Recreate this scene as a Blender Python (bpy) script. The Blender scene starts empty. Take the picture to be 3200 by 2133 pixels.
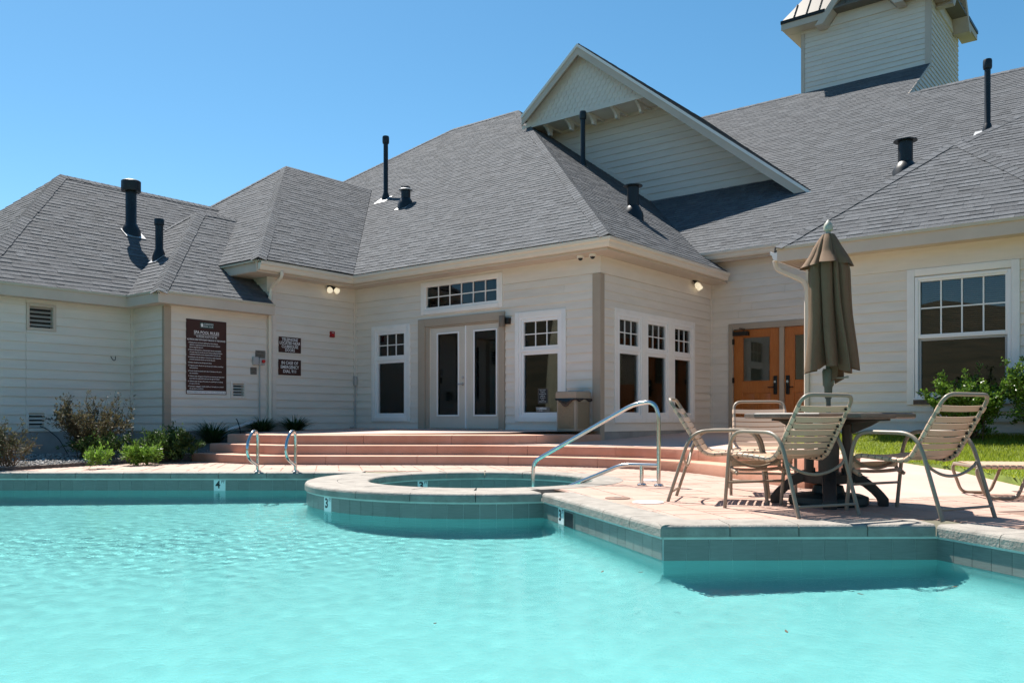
import bpy, bmesh, math, random
import numpy as np
from mathutils import Vector, Matrix
from mathutils.geometry import tessellate_polygon
random.seed(7)
RNG = np.random.default_rng(11)
SC = bpy.context.scene
COL = SC.collection

# ---------------------------------------------------------------- camera
FPX, HOR, ZC = 2680.0, 1308.0, 0.70
CA, SA = 0.77999, 0.62578          # building axes seen from the camera frame
cam = bpy.data.objects.new('camera', bpy.data.cameras.new('camera'))
COL.objects.link(cam)
cam.location = (0, 0, ZC)
cam.rotation_euler = (math.pi/2, 0, math.atan2(SA, CA))
cam.data.sensor_width = 36.0
cam.data.lens = FPX/3200*36
cam.data.shift_y = (HOR-1066.5)/3200
cam.data.clip_start = 0.05
cam.data.clip_end = 3000
SC.camera = cam

# ---------------------------------------------------------------- sky and sun
SUN_TO = Vector((-0.50, 0.175, 0.848)).normalized()
world = bpy.data.worlds.new('World')
SC.world = world
world.use_nodes = True
wn = world.node_tree
bg = wn.nodes['Background']
sky = wn.nodes.new('ShaderNodeTexSky')
sky.sky_type = 'NISHITA'
sky.sun_disc = False
sky.sun_elevation = math.asin(SUN_TO.z)
sky.sun_rotation = math.atan2(SUN_TO.x, SUN_TO.y)
sky.altitude = 1400
sky.air_density = 1.0
sky.dust_density = 0.6
sky.ozone_density = 2.2
hsn = wn.nodes.new('ShaderNodeHueSaturation')
hsn.inputs['Saturation'].default_value = 1.22
hsn.inputs['Hue'].default_value = 0.484
wn.links.new(sky.outputs[0], hsn.inputs['Color'])
wn.links.new(hsn.outputs[0], bg.inputs[0])
bg.inputs[1].default_value = 0.076
sun = bpy.data.objects.new('sun', bpy.data.lights.new('sun', 'SUN'))
COL.objects.link(sun)
sun.data.energy = 4.8
sun.data.angle = math.radians(0.53)
sun.data.color = (1.0, 0.94, 0.86)
sun.rotation_euler = SUN_TO.to_track_quat('Z', 'Y').to_euler()
sun.location = (0, 0, 30)
SC.view_settings.view_transform = 'Standard'
SC.view_settings.look = 'None'
SC.view_settings.gamma = 1
SC.view_settings.use_curve_mapping = False
SC.view_settings.exposure = 1.05
SC.cycles.max_bounces = 10
SC.cycles.diffuse_bounces = 5
SC.cycles.transmission_bounces = 8
SC.cycles.transparent_max_bounces = 16
SC.cycles.caustics_refractive = True
SC.cycles.caustics_reflective = False
SC.cycles.use_denoising = True
SC.cycles.sample_clamp_indirect = 6.0


def W(X, Y, z=0.0):
    """camera-frame ground position (right, away) -> world"""
    return Vector((CA*X - SA*Y, SA*X + CA*Y, z))


# ---------------------------------------------------------------- object helpers
def put(name, me, mat=None, parent=None):
    o = bpy.data.objects.new(name, me)
    COL.objects.link(o)
    if mat is not None and not me.materials:
        me.materials.append(mat)
    if parent is not None:
        o.parent = parent
        o.matrix_parent_inverse = Matrix.Translation(-parent.location) if parent.parent is None else Matrix.Identity(4)
    return o


def tag(o, label=None, cat=None, group=None, kind=None):
    if label: o['label'] = label
    if cat: o['category'] = cat
    if group: o['group'] = group
    if kind: o['kind'] = kind
    return o


def thing(name, label, cat, loc=(0, 0, 0), group=None):
    o = bpy.data.objects.new(name, None)
    COL.objects.link(o)
    o.location = loc
    o.empty_display_size = 0.1
    return tag(o, label, cat, group)


def copy_tree(root, loc, rotz, label):
    """copies a thing whose parts are in its own local space"""
    r = root.copy(); COL.objects.link(r)
    r.location = loc; r.rotation_euler = (0, 0, rotz); r['label'] = label
    for ch in root.children:
        c = ch.copy(); COL.objects.link(c); c.parent = r
        for g in ch.children:
            d = g.copy(); COL.objects.link(d); d.parent = c
    return r


class MB:
    """collects polygons and links them as one mesh object"""
    def __init__(s):
        s.v = []; s.f = []; s.t = []

    def add(s, vs, fs, tone=0.5):
        n = len(s.v)
        s.v += [tuple(p) for p in vs]
        s.f += [tuple(i+n for i in f) for f in fs]
        s.t += [tone]*len(fs)
        return s

    def box(s, a, b, tone=0.5):
        (x0, y0, z0), (x1, y1, z1) = a, b
        if x0 > x1: x0, x1 = x1, x0
        if y0 > y1: y0, y1 = y1, y0
        if z0 > z1: z0, z1 = z1, z0
        return s.add([(x0, y0, z0), (x1, y0, z0), (x1, y1, z0), (x0, y1, z0), (x0, y0, z1), (x1, y0, z1), (x1, y1, z1), (x0, y1, z1)],
                     [(0, 3, 2, 1), (4, 5, 6, 7), (0, 1, 5, 4), (1, 2, 6, 5), (2, 3, 7, 6), (3, 0, 4, 7)], tone)

    def prism(s, bot, top, tone=0.5):
        """two matching rings -> closed solid"""
        n = len(bot)
        fs = [tuple(range(n-1, -1, -1)), tuple(range(n, 2*n))]
        fs += [(i, (i+1) % n, n+(i+1) % n, n+i) for i in range(n)]
        return s.add(list(bot)+list(top), fs, tone)

    def tube(s, path, r, n=10, cap=True, tone=0.5, closed=False):
        path = [Vector(p) for p in path]
        rr = r if hasattr(r, '__len__') else [r]*len(path)
        m = len(path)
        up = None; rings = []
        for i, p in enumerate(path):
            if closed:
                d = (path[(i+1) % m]-path[i-1])
            else:
                d = (path[min(i+1, m-1)]-path[max(i-1, 0)])
            d.normalize()
            if up is None:
                up = Vector((0, 0, 1)) if abs(d.z) < 0.9 else Vector((1, 0, 0))
            a = d.cross(up)
            if a.length < 1e-6: a = d.cross(Vector((0.3, 1, 0.2)))
            a.normalize(); b = a.cross(d).normalized(); up = b
            rings.append([p+(a*math.cos(2*math.pi*k/n)+b*math.sin(2*math.pi*k/n))*rr[i] for k in range(n)])
        vs = [q for rg in rings for q in rg]
        fs = []
        for i in range(m if closed else m-1):
            j = (i+1) % m
            for k in range(n):
                k2 = (k+1) % n
                fs.append((i*n+k, i*n+k2, j*n+k2, j*n+k))
        if cap and not closed:
            fs.append(tuple(range(n-1, -1, -1))); fs.append(tuple((m-1)*n+k for k in range(n)))
        return s.add(vs, fs, tone)

    def lathe(s, prof, c=(0, 0, 0), n=24, tone=0.5):
        """prof: (r, z) pairs bottom to top round the vertical through c"""
        vs = []; fs = []
        for r, z in prof:
            for k in range(n):
                a = 2*math.pi*k/n
                vs.append((c[0]+r*math.cos(a), c[1]+r*math.sin(a), c[2]+z))
        for i in range(len(prof)-1):
            for k in range(n):
                k2 = (k+1) % n
                fs.append((i*n+k, i*n+k2, (i+1)*n+k2, (i+1)*n+k))
        fs.append(tuple(range(n-1, -1, -1))); fs.append(tuple((len(prof)-1)*n+k for k in range(n)))
        return s.add(vs, fs, tone)

    def mesh(s, name, smooth=False):
        me = bpy.data.meshes.new(name)
        me.from_pydata(s.v, [], s.f)
        at = me.attributes.new('tone', 'FLOAT', 'FACE')
        at.data.foreach_set('value', s.t)
        if smooth:
            me.polygons.foreach_set('use_smooth', [True]*len(me.polygons))
            me.set_sharp_from_angle(angle=math.radians(40))
        me.update()
        return me

    def build(s, name, mat, parent=None, smooth=False, bevel=0.0, local=False, seg=2):
        o = put(name, s.mesh(name, smooth), mat, parent)
        if local: o.matrix_parent_inverse = Matrix.Identity(4)
        if bevel:
            bm = bmesh.new(); bm.from_mesh(o.data)
            bmesh.ops.recalc_face_normals(bm, faces=bm.faces)
            bmesh.ops.bevel(bm, geom=[e for e in bm.edges if len(e.link_faces) == 2 and e.calc_face_angle(0) > 0.5], offset=bevel, segments=seg, affect='EDGES', profile=0.6, clamp_overlap=True)
            bm.to_mesh(o.data); bm.free()
            o.data.polygons.foreach_set('use_smooth', [True]*len(o.data.polygons))
            o.data.set_sharp_from_angle(angle=math.radians(32))
        return o


def soup(name, V, F, mat, parent=None, tone=None, smooth=False):
    """big triangle/quad soups from numpy arrays; F is (n,k)"""
    me = bpy.data.meshes.new(name)
    V = np.asarray(V, dtype=np.float32); F = np.asarray(F, dtype=np.int32)
    n, k = F.shape
    me.vertices.add(len(V)); me.vertices.foreach_set('co', V.ravel())
    me.loops.add(n*k); me.loops.foreach_set('vertex_index', F.ravel())
    me.polygons.add(n); me.polygons.foreach_set('loop_start', np.arange(0, n*k, k, dtype=np.int32))
    if tone is not None:
        at = me.attributes.new('tone', 'FLOAT', 'FACE'); at.data.foreach_set('value', np.asarray(tone, dtype=np.float32))
    if smooth: me.polygons.foreach_set('use_smooth', np.ones(n, dtype=bool))
    me.update(calc_edges=True)
    return put(name, me, mat, parent)


class Fr:
    """wall frame: u along the wall, n outward, z up"""
    def __init__(s, facing, at):
        s.facing, s.at = facing, at

    def P(s, u, n, z):
        if s.facing == '-y': return Vector((u, s.at-n, z))
        if s.facing == '+x': return Vector((s.at+n, u, z))
        if s.facing == '+y': return Vector((u, s.at+n, z))
        return Vector((s.at-n, u, z))

    def box(s, mb, u0, u1, n0, n1, z0, z1, tone=0.5):
        return mb.box(tuple(s.P(u0, n0, z0)), tuple(s.P(u1, n1, z1)), tone)

    def mat(s):
        o = s.P(0, 0, 0)
        u, n, z = s.P(1, 0, 0)-o, s.P(0, 1, 0)-o, Vector((0, 0, 1))
        return Matrix(((u.x, z.x, n.x, o.x), (u.y, z.y, n.y, o.y), (u.z, z.z, n.z, o.z), (0, 0, 0, 1)))


def clip(poly, inside, inter):
    out = []
    for i in range(len(poly)):
        a, b = poly[i-1], poly[i]
        ia, ib = inside(a), inside(b)
        if ia != ib: out.append(inter(a, b))
        if ib: out.append(b)
    return out


def clip_rect(poly, u0, u1, v0, v1):
    for ax, val, sg in ((0, u0, 1), (0, u1, -1), (1, v0, 1), (1, v1, -1)):
        if not poly: return poly
        def ins(p): return (p[ax]-val)*sg >= -1e-9
        def itx(a, b):
            t = (val-a[ax])/(b[ax]-a[ax]); q = [a[0]+(b[0]-a[0])*t, a[1]+(b[1]-a[1])*t]; q[ax] = val
            return tuple(q)
        poly = clip(poly, ins, itx)
    out = []
    for p in poly:
        if not out or abs(p[0]-out[-1][0])+abs(p[1]-out[-1][1]) > 1e-6: out.append(p)
    if len(out) > 1 and abs(out[0][0]-out[-1][0])+abs(out[0][1]-out[-1][1]) < 1e-6: out.pop()
    return out


def area2(p):
    return 0.5*sum(p[i-1][0]*p[i][1]-p[i][0]*p[i-1][1] for i in range(len(p)))


def sheet(name, loops, mat, z=0.0, zf=None, parent=None):
    """flat polygon with holes (world xy loops)"""
    L = [[Vector((p[0], p[1], 0)) for p in lp] for lp in loops]
    tris = tessellate_polygon(L)
    vs = [p for lp in L for p in lp]
    vs = [(p.x, p.y, (zf(p.x, p.y) if zf else z)) for p in vs]
    fs = []
    for a, b, c in tris:
        A, B, C = vs[a], vs[b], vs[c]
        if (B[0]-A[0])*(C[1]-A[1])-(B[1]-A[1])*(C[0]-A[0]) < 0: a, b, c = c, b, a
        fs.append((a, b, c))
    mb = MB(); mb.add(vs, fs)
    return mb.build(name, mat, parent)


def lerp(a, b, t): return a+(b-a)*t


def arc_pts(pts, n=8, k=0.5):
    """round the inner corners of a polyline with quadratic bends of length k"""
    pts = [Vector(p) for p in pts]
    out = [pts[0]]
    for i in range(1, len(pts)-1):
        a, b, c = pts[i-1], pts[i], pts[i+1]
        kk = k[i-1] if hasattr(k, '__len__') else k
        d1 = min(kk, (a-b).length*0.49); d2 = min(kk, (c-b).length*0.49)
        s, e = b+(a-b).normalized()*d1, b+(c-b).normalized()*d2
        for j in range(n+1):
            t = j/n
            out.append(s*(1-t)**2+b*2*t*(1-t)+e*t*t)
    out.append(pts[-1])
    return out


# ---------------------------------------------------------------- materials
def mat(name, col, rough=0.7, metal=0.0, vary=0.0, vscale=6.0, bump=0.0, bscale=40.0, tone=0.0, spec=0.4, col2=None, stretch=None, objvar=0.0, coat=0.0, detail=6.0, sheen=0.0, trans=0.0):
    m = bpy.data.materials.new(name); m.use_nodes = True
    nt = m.node_tree; nd = nt.nodes; lk = nt.links
    b = nd['Principled BSDF']
    b.inputs['Roughness'].default_value = rough
    b.inputs['Metallic'].default_value = metal
    b.inputs['Specular IOR Level'].default_value = spec
    if coat: b.inputs['Coat Weight'].default_value = coat
    c = (*col, 1)
    tc = nd.new('ShaderNodeTexCoord'); mp = nd.new('ShaderNodeMapping')
    lk.new(tc.outputs['Object'], mp.inputs[0])
    if stretch: mp.inputs['Scale'].default_value = stretch
    cur = None
    if vary or col2:
        nz = nd.new('ShaderNodeTexNoise'); nz.inputs['Scale'].default_value = vscale; nz.inputs['Detail'].default_value = detail
        nz.inputs['Roughness'].default_value = 0.62
        lk.new(mp.outputs[0], nz.inputs['Vector'])
        rp = nd.new('ShaderNodeValToRGB'); rp.color_ramp.elements[0].position = 0.3; rp.color_ramp.elements[1].position = 0.72
        if col2:
            rp.color_ramp.elements[0].color = c; rp.color_ramp.elements[1].color = (*col2, 1)
        else:
            rp.color_ramp.elements[0].color = (*[x*(1-vary) for x in col], 1)
            rp.color_ramp.elements[1].color = (*[min(1, x*(1+vary)) for x in col], 1)
        lk.new(nz.outputs['Fac'], rp.inputs[0]); cur = rp.outputs[0]
    else:
        rgb = nd.new('ShaderNodeRGB'); rgb.outputs[0].default_value = c; cur = rgb.outputs[0]
    if tone or objvar:
        hs = nd.new('ShaderNodeHueSaturation')
        mr = nd.new('ShaderNodeMapRange')
        if tone:
            at = nd.new('ShaderNodeAttribute'); at.attribute_name = 'tone'; lk.new(at.outputs['Fac'], mr.inputs[0])
            amp = tone
        else:
            oi = nd.new('ShaderNodeObjectInfo'); lk.new(oi.outputs['Random'], mr.inputs[0]); amp = objvar
        mr.inputs[3].default_value = 1-amp; mr.inputs[4].default_value = 1+amp
        lk.new(mr.outputs[0], hs.inputs['Value']); lk.new(cur, hs.inputs['Color']); cur = hs.outputs[0]
    lk.new(cur, b.inputs['Base Color'])
    if bump:
        n2 = nd.new('ShaderNodeTexNoise'); n2.inputs['Scale'].default_value = bscale; n2.inputs['Detail'].default_value = 5
        lk.new(mp.outputs[0], n2.inputs['Vector'])
        bp = nd.new('ShaderNodeBump'); bp.inputs['Strength'].default_value = bump; bp.inputs['Distance'].default_value = 0.02
        lk.new(n2.outputs['Fac'], bp.inputs['Height']); lk.new(bp.outputs[0], b.inputs['Normal'])
    if trans:
        ts = nd.new('ShaderNodeBsdfTranslucent'); lk.new(cur, ts.inputs[0])
        mx = nd.new('ShaderNodeMixShader'); mx.inputs[0].default_value = trans
        lk.new(b.outputs[0], mx.inputs[1]); lk.new(ts.outputs[0], mx.inputs[2]); lk.new(mx.outputs[0], nd['Material Output'].inputs[0])
    return m
M = {}
M['siding'] = mat('painted_siding', (0.745, 0.68, 0.60), 0.62, vary=0.06, vscale=1.6, bump=0.12, bscale=60, stretch=(1, 1, 6), objvar=0.025)
M['trimw'] = mat('white_trim_paint', (0.84, 0.81, 0.77), 0.5, vary=0.05, vscale=3)
M['vinyl'] = mat('white_vinyl', (0.86, 0.84, 0.82), 0.35)
M['taupe'] = mat('taupe_trim_paint', (0.40, 0.325, 0.25), 0.6, vary=0.06, vscale=2.5)
M['fascia'] = mat('beige_fascia_paint', (0.58, 0.49, 0.405), 0.6, vary=0.08, vscale=1.5)
M['gutter'] = mat('cream_gutter', (0.74, 0.65, 0.54), 0.42, vary=0.05, vscale=1.2)
M['drip'] = mat('drip_edge_metal', (0.55, 0.48, 0.36), 0.45)
M['found'] = mat('foundation_concrete', (0.30, 0.295, 0.285), 0.9, vary=0.22, vscale=2.2, bump=0.3, bscale=30)
M['shingle'] = mat('asphalt_shingle', (0.113, 0.119, 0.128), 0.92, vary=0.16, vscale=9, tone=0.22, bump=0.5, bscale=260, spec=0.25)
M['under'] = mat('roof_underlay', (0.03, 0.03, 0.034), 0.95)
M['black'] = mat('black_vent_and_recess_shade', (0.012, 0.016, 0.02), 0.42)
M['flash'] = mat('galvanised_flashing', (0.42, 0.43, 0.44), 0.5, metal=0.5)
M['metroof'] = mat('tan_metal_roof', (0.14, 0.118, 0.092), 0.5, metal=0.0, vary=0.05)
M['deck'] = mat('stamped_concrete', (0.41, 0.26, 0.20), 0.72, col2=(0.48, 0.34, 0.28), vscale=2.2, bump=0.35, bscale=26, objvar=0.035)
M['deckj'] = mat('stamped_joint', (0.25, 0.16, 0.12), 0.85, vary=0.12, vscale=5)
M['walk'] = mat('pink_concrete', (0.50, 0.345, 0.285), 0.8, col2=(0.56, 0.41, 0.35), vscale=1.3, bump=0.15, bscale=60)
M['step'] = mat('terracotta_concrete', (0.52, 0.255, 0.16), 0.75, col2=(0.63, 0.36, 0.26), vscale=1.8, bump=0.15, bscale=40, objvar=0.04)
M['cope'] = mat('coping_concrete', (0.22, 0.20, 0.175), 0.8, col2=(0.36, 0.33, 0.29), vscale=6, bump=0.35, bscale=45, objvar=0.05)
M['tile'] = mat('teal_grey_tile', (0.165, 0.185, 0.170), 0.36, col2=(0.215, 0.238, 0.220), vscale=9, stretch=(1, 1, 10), objvar=0.07, spec=0.5)
M['grout'] = mat('pale_grout', (0.62, 0.66, 0.63), 0.8, vary=0.1)
M['plaster'] = mat('pool_plaster', (0.265, 0.640, 0.648), 0.85, vary=0.07, vscale=1.6)
M['marker'] = mat('white_marker_tile', (0.80, 0.84, 0.82), 0.3)
M['ink'] = mat('black_ink', (0.012, 0.014, 0.018), 0.4)
M['steel'] = mat('stainless_steel', (0.62, 0.62, 0.61), 0.16, metal=1.0)
M['plate'] = mat('white_plastic_lid', (0.75, 0.73, 0.70), 0.5, vary=0.05)
M['strap'] = mat('tan_vinyl_strap', (0.60, 0.42, 0.295), 0.45, objvar=0.04)
M['alu'] = mat('taupe_powder_coat', (0.29, 0.235, 0.175), 0.38)
M['plug'] = mat('black_plug', (0.01, 0.01, 0.012), 0.5)
M['resin'] = mat('dark_brown_resin', (0.050, 0.043, 0.038), 0.5, vary=0.15, vscale=8, bump=0.1, bscale=90)
M['resintop'] = mat('paler_resin_top', (0.105, 0.088, 0.074), 0.42, vary=0.2, vscale=14)  # tabletop tone, paler than the pedestal resin
M['base'] = mat('green_umbrella_base', (0.010, 0.028, 0.030), 0.5)
M['canvas'] = mat('taupe_canvas', (0.175, 0.105, 0.060), 0.85, vary=0.06, vscale=30, bump=0.1, bscale=400)
M['pole'] = mat('sage_umbrella_pole', (0.13, 0.135, 0.10), 0.45)
M['finial'] = mat('cream_finial', (0.42, 0.41, 0.33), 0.5)
M['brown'] = mat('brown_sign_face', (0.052, 0.016, 0.011), 0.4)
M['white'] = mat('white_sign_print', (0.86, 0.86, 0.86), 0.5)
M['teal'] = mat('teal_logo_panel', (0.03, 0.075, 0.075), 0.5)
M['plaque'] = mat('grey_brown_plaque', (0.17, 0.145, 0.12), 0.5)
M['ebox'] = mat('grey_electric_box', (0.42, 0.42, 0.41), 0.45)
M['red'] = mat('red_plastic', (0.50, 0.02, 0.02), 0.35)
M['fire'] = mat('dark_red_enamel', (0.30, 0.015, 0.02), 0.35)
M['wood'] = mat('varnished_oak_door', (0.38, 0.112, 0.020), 0.35, col2=(0.47, 0.155, 0.030), vscale=7, stretch=(6, 6, 0.8), bump=0.05, coat=0.2)
M['doorc'] = mat('cream_door_paint', (0.60, 0.54, 0.46), 0.45, vary=0.05, vscale=3)
M['bronze'] = mat('dark_bronze', (0.03, 0.027, 0.024), 0.4, metal=0.6)
M['chrome'] = mat('satin_nickel', (0.6, 0.6, 0.58), 0.25, metal=1.0)
M['lampw'] = mat('white_dome', (0.78, 0.77, 0.74), 0.3)
M['trash'] = mat('tan_trash_plastic', (0.33, 0.275, 0.21), 0.6, vary=0.05)
M['agg'] = mat('exposed_aggregate_panel', (0.17, 0.125, 0.075), 0.85, col2=(0.36, 0.285, 0.185), vscale=140, bump=0.5, bscale=140, detail=2)
M['bag'] = mat('black_bin_liner', (0.008, 0.009, 0.012), 0.22, bump=0.6, bscale=12)
M['inter'] = mat('interior_paint', (0.45, 0.40, 0.34), 0.9)
M['inter2'] = mat('room_shade_paint', (0.05, 0.042, 0.038), 0.9)  # darkness of the unlit right room put into its wall colour
M['blind'] = mat('window_blind', (0.16, 0.12, 0.08), 0.7)
M['gravel'] = mat('mulch_and_gravel', (0.06, 0.05, 0.045), 0.95, col2=(0.20, 0.185, 0.17), vscale=14, bump=1.0, bscale=30)
M['rock'] = mat('grey_pebble', (0.26, 0.25, 0.24), 0.9, tone=0.6)
M['soil'] = mat('lawn_soil', (0.12, 0.16, 0.025), 0.95, vary=0.3, vscale=6)
M['grass'] = mat('lawn_grass', (0.290, 0.350, 0.032), 0.6, tone=0.40, trans=0.45)
M['ground'] = mat('distant_ground', (0.10, 0.13, 0.05), 0.95, vary=0.3, vscale=0.3)
M['hill'] = mat('wooded_hill', (0.03, 0.034, 0.016), 0.95, col2=(0.095, 0.075, 0.04), vscale=0.35, bump=1.0, bscale=1.2)
M['leafd'] = mat('dry_olive_leaf', (0.095, 0.085, 0.040), 0.6, tone=0.5, trans=0.3)
M['leafg'] = mat('green_leaf', (0.055, 0.105, 0.022), 0.5, tone=0.5, trans=0.35)
M['leafb'] = mat('bright_green_leaf', (0.150, 0.270, 0.035), 0.45, tone=0.4, trans=0.4)
M['leafs'] = mat('glossy_shrub_leaf', (0.120, 0.215, 0.028), 0.33, tone=0.45, trans=0.35)
M['blade'] = mat('daylily_blade', (0.040, 0.085, 0.020), 0.45, tone=0.5, trans=0.3)
M['twig'] = mat('brown_twig', (0.12, 0.075, 0.045), 0.9, vary=0.2)
M['wire'] = mat('black_cable', (0.012, 0.012, 0.013), 0.6)
M['yellow'] = mat('dandelion_yellow', (0.75, 0.55, 0.02), 0.6)
M['peel'] = mat('bare_rotten_wood', (0.13, 0.09, 0.07), 0.9, vary=0.35, vscale=20)


def glass_mat(name, ior, tint):
    m = bpy.data.materials.new(name); m.use_nodes = True
    nt = m.node_tree; nt.nodes.remove(nt.nodes['Principled BSDF'])
    tr = nt.nodes.new('ShaderNodeBsdfTransparent'); tr.inputs[0].default_value = (*tint, 1)
    gl = nt.nodes.new('ShaderNodeBsdfGlossy'); gl.inputs['Roughness'].default_value = 0.0
    fr = nt.nodes.new('ShaderNodeFresnel'); fr.inputs[0].default_value = ior
    mx = nt.nodes.new('ShaderNodeMixShader')
    nt.links.new(fr.outputs[0], mx.inputs[0]); nt.links.new(tr.outputs[0], mx.inputs[1]); nt.links.new(gl.outputs[0], mx.inputs[2])
    nt.links.new(mx.outputs[0], nt.nodes['Material Output'].inputs[0])
    return m


M['glass'] = glass_mat('window_glass', 1.68, (0.90, 0.92, 0.91))


def bulb_mat():
    m = bpy.data.materials.new('lit_bulb'); m.use_nodes = True
    b = m.node_tree.nodes['Principled BSDF']
    b.inputs['Base Color'].default_value = (0.9, 0.85, 0.7, 1)
    b.inputs['Emission Color'].default_value = (1.0, 0.86, 0.6, 1)
    b.inputs['Emission Strength'].default_value = 0.3
    return m


M['bulb'] = bulb_mat()


def water_mat():
    m = bpy.data.materials.new('pool_water'); m.use_nodes = True
    nt = m.node_tree; nd = nt.nodes; lk = nt.links
    nd.remove(nd['Principled BSDF'])
    tc = nd.new('ShaderNodeTexCoord')
    n1 = nd.new('ShaderNodeTexNoise'); n1.inputs['Scale'].default_value = 24.0; n1.inputs['Detail'].default_value = 2
    lk.new(tc.outputs['Object'], n1.inputs['Vector'])
    bp = nd.new('ShaderNodeBump'); bp.inputs['Strength'].default_value = 0.10; bp.inputs['Distance'].default_value = 0.02
    lk.new(n1.outputs['Fac'], bp.inputs['Height'])
    rf = nd.new('ShaderNodeBsdfRefraction'); rf.inputs['IOR'].default_value = 1.333; rf.inputs['Roughness'].default_value = 0.0
    rf.inputs[0].default_value = (0.88, 1.0, 0.99, 1)
    gl = nd.new('ShaderNodeBsdfGlossy'); gl.inputs['Roughness'].default_value = 0.0
    fr = nd.new('ShaderNodeFresnel'); fr.inputs[0].default_value = 1.333
    sc = nd.new('ShaderNodeMath'); sc.operation = 'MULTIPLY'; sc.inputs[1].default_value = 0.8
    mx = nd.new('ShaderNodeMixShader')
    for q in (rf, gl, fr): lk.new(bp.outputs[0], q.inputs['Normal'])
    lk.new(fr.outputs[0], sc.inputs[0]); lk.new(sc.outputs[0], mx.inputs[0]); lk.new(rf.outputs[0], mx.inputs[1]); lk.new(gl.outputs[0], mx.inputs[2])
    lk.new(mx.outputs[0], nd['Material Output'].inputs[0])
    return m


M['water'] = water_mat()
# ---------------------------------------------------------------- pool outline (camera-frame metres -> world)
SPC, RIN, ROUT = (-0.36, 10.0), 1.29, 2.0
YF = 11.20


def circ(r, a0, a1, n):
    return [(SPC[0]+r*math.cos(lerp(a0, a1, i/n)), SPC[1]+r*math.sin(lerp(a0, a1, i/n))) for i in range(n+1)]


def outline(off):
    """pool edge, offset outwards (into the deck) by off"""
    r = ROUT-off
    yf = YF+off
    aL = math.pi-math.asin((yf-SPC[1])/r)
    d = Vector((0.19, -0.67)).normalized(); nrm = Vector((d.y, -d.x))*-1      # points to the deck (+X side)
    p2 = Vector((0.98, 5.65)); p3 = Vector((2.815, 5.69)); e23 = (p3-p2).normalized(); n23 = Vector((-e23.y, e23.x))
    # line P1-P2 shifted right, line P2-P3 shifted away, line P3-P4 shifted right
    def isect(p, u, q, v):
        t = ((q.x-p.x)*v.y-(q.y-p.y)*v.x)/(u.x*v.y-u.y*v.x); return p+u*t
    nR = Vector((-d.y, d.x))
    A = isect(p2+nR*off, d, p2+n23*off, e23); B = isect(p3+nR*off, d, p2+n23*off, e23)
    # P1: along -d from A until the circle
    t = 0.0; c = Vector(SPC); q = A.copy()
    while (q-c).length > r and t < 6: q = A-d*t; t += 0.002
    a1 = math.atan2(q.y-c.y, q.x-c.x)
    if a1 < aL: a1 += 2*math.pi
    arc = [(c.x+r*math.cos(lerp(aL, a1, i/40)), c.y+r*math.sin(lerp(aL, a1, i/40))) for i in range(41)]
    tE = (B.y-1.2+off)/-d.y
    E_ = B+d*tE
    return [(-9.5-off, yf)]+arc+[tuple(A), tuple(B), tuple(E_), (-9.5-off, 1.2-off)]


def w2(l): return [tuple(W(*p)[:2]) for p in l]


DECK_IN = outline(0.27)      # where the deck meets the coping
RSP = RIN+0.27+0.0
deck_outer = w2([(-13, -4), (9, -4), (9, 20), (-13, 20)])
ringdeck = circ(RIN+0.30, 0, 2*math.pi, 48)[:-1]
# the spa and the pool are joined by the shared ring wall: one hole for both
def merged_hole():
    o = outline(0.27)
    # replace the arc by the deck-side rim of the spa coping
    r = RIN+0.30
    a0 = math.pi-math.asin((o[0][1]-SPC[1])/r) if abs(o[0][1]-SPC[1]) < r else math.pi/2
    A = o[42]
    a1 = math.atan2(o[41][1]-SPC[1], o[41][0]-SPC[0])
    far = [(SPC[0]+r*math.cos(t), SPC[1]+r*math.sin(t)) for t in [lerp(a0, a1, i/40) for i in range(41)]]
    return [o[0]]+far+o[41:]


HOLE = merged_hole()
deck = sheet('pool_deck', [deck_outer, w2(HOLE)], M['deckj'], -0.006)
tag(deck, kind='structure')
gh = w2([(-12.9, -3.9), (8.9, -3.9), (8.9, 19.9), (-12.9, 19.9)])
ground = sheet('ground', [[(-900, -900), (900, -900), (900, 900), (-900, 900)], gh], M['ground'], -0.03)
tag(ground, kind='structure')
# wooded rise behind the photographer, seen only in the panes and the water
def hillside():
    V = []; F = []
    na, nr = 60, 8
    for i in range(na+1):
        a = math.radians(lerp(150, 400, i/na))
        for j in range(nr+1):
            r = 45+j*12
            h = (j/nr)**0.8*(19.0+1.8*math.sin(i*0.9)+1.1*math.sin(i*2.3+j))
            p = W(r*math.cos(a), r*math.sin(a))
            V.append((p.x, p.y, h-0.05))
    for i in range(na):
        for j in range(nr):
            k = i*(nr+1)+j
            F.append((k, k+1, k+nr+2, k+nr+1))
    mb = MB(); mb.add(V, F)
    return tag(mb.build('hillside', M['hill'], None, True), kind='structure')


hillside()

# stamped stones of the near deck
def inside(p, poly):
    c = False
    for i in range(len(poly)):
        (x1, y1), (x2, y2) = poly[i-1], poly[i]
        if (y1 > p[1]) != (y2 > p[1]) and p[0] < (x2-x1)*(p[1]-y1)/(y2-y1)+x1: c = not c
    return c


def frontY(X):
    pl = STEP_LINE
    for (xa, ya), (xb, yb) in zip(pl, pl[1:]):
        if xa <= X <= xb: return lerp(ya, yb, (X-xa)/(xb-xa))
    return 99 if X > pl[-1][0] else 14.0


STEP_LINE = [(-5.29, 14.17), (-3.81, 13.11), (-2.5, 13.04), (-0.48, 12.97), (0.25, 12.79), (1.11, 12.41), (1.65, 12.05), (2.02, 11.70), (2.30, 11.25), (2.46, 10.80), (2.60, 10.25), (2.72, 9.60), (2.86, 8.95), (2.97, 8.70)]
BED = [(-7.6, 10.9), (-6.89, 11.53), (-6.45, 12.45), (-6.2, 13.2), (-5.75, 14.0), (-5.29, 14.17)]


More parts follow.
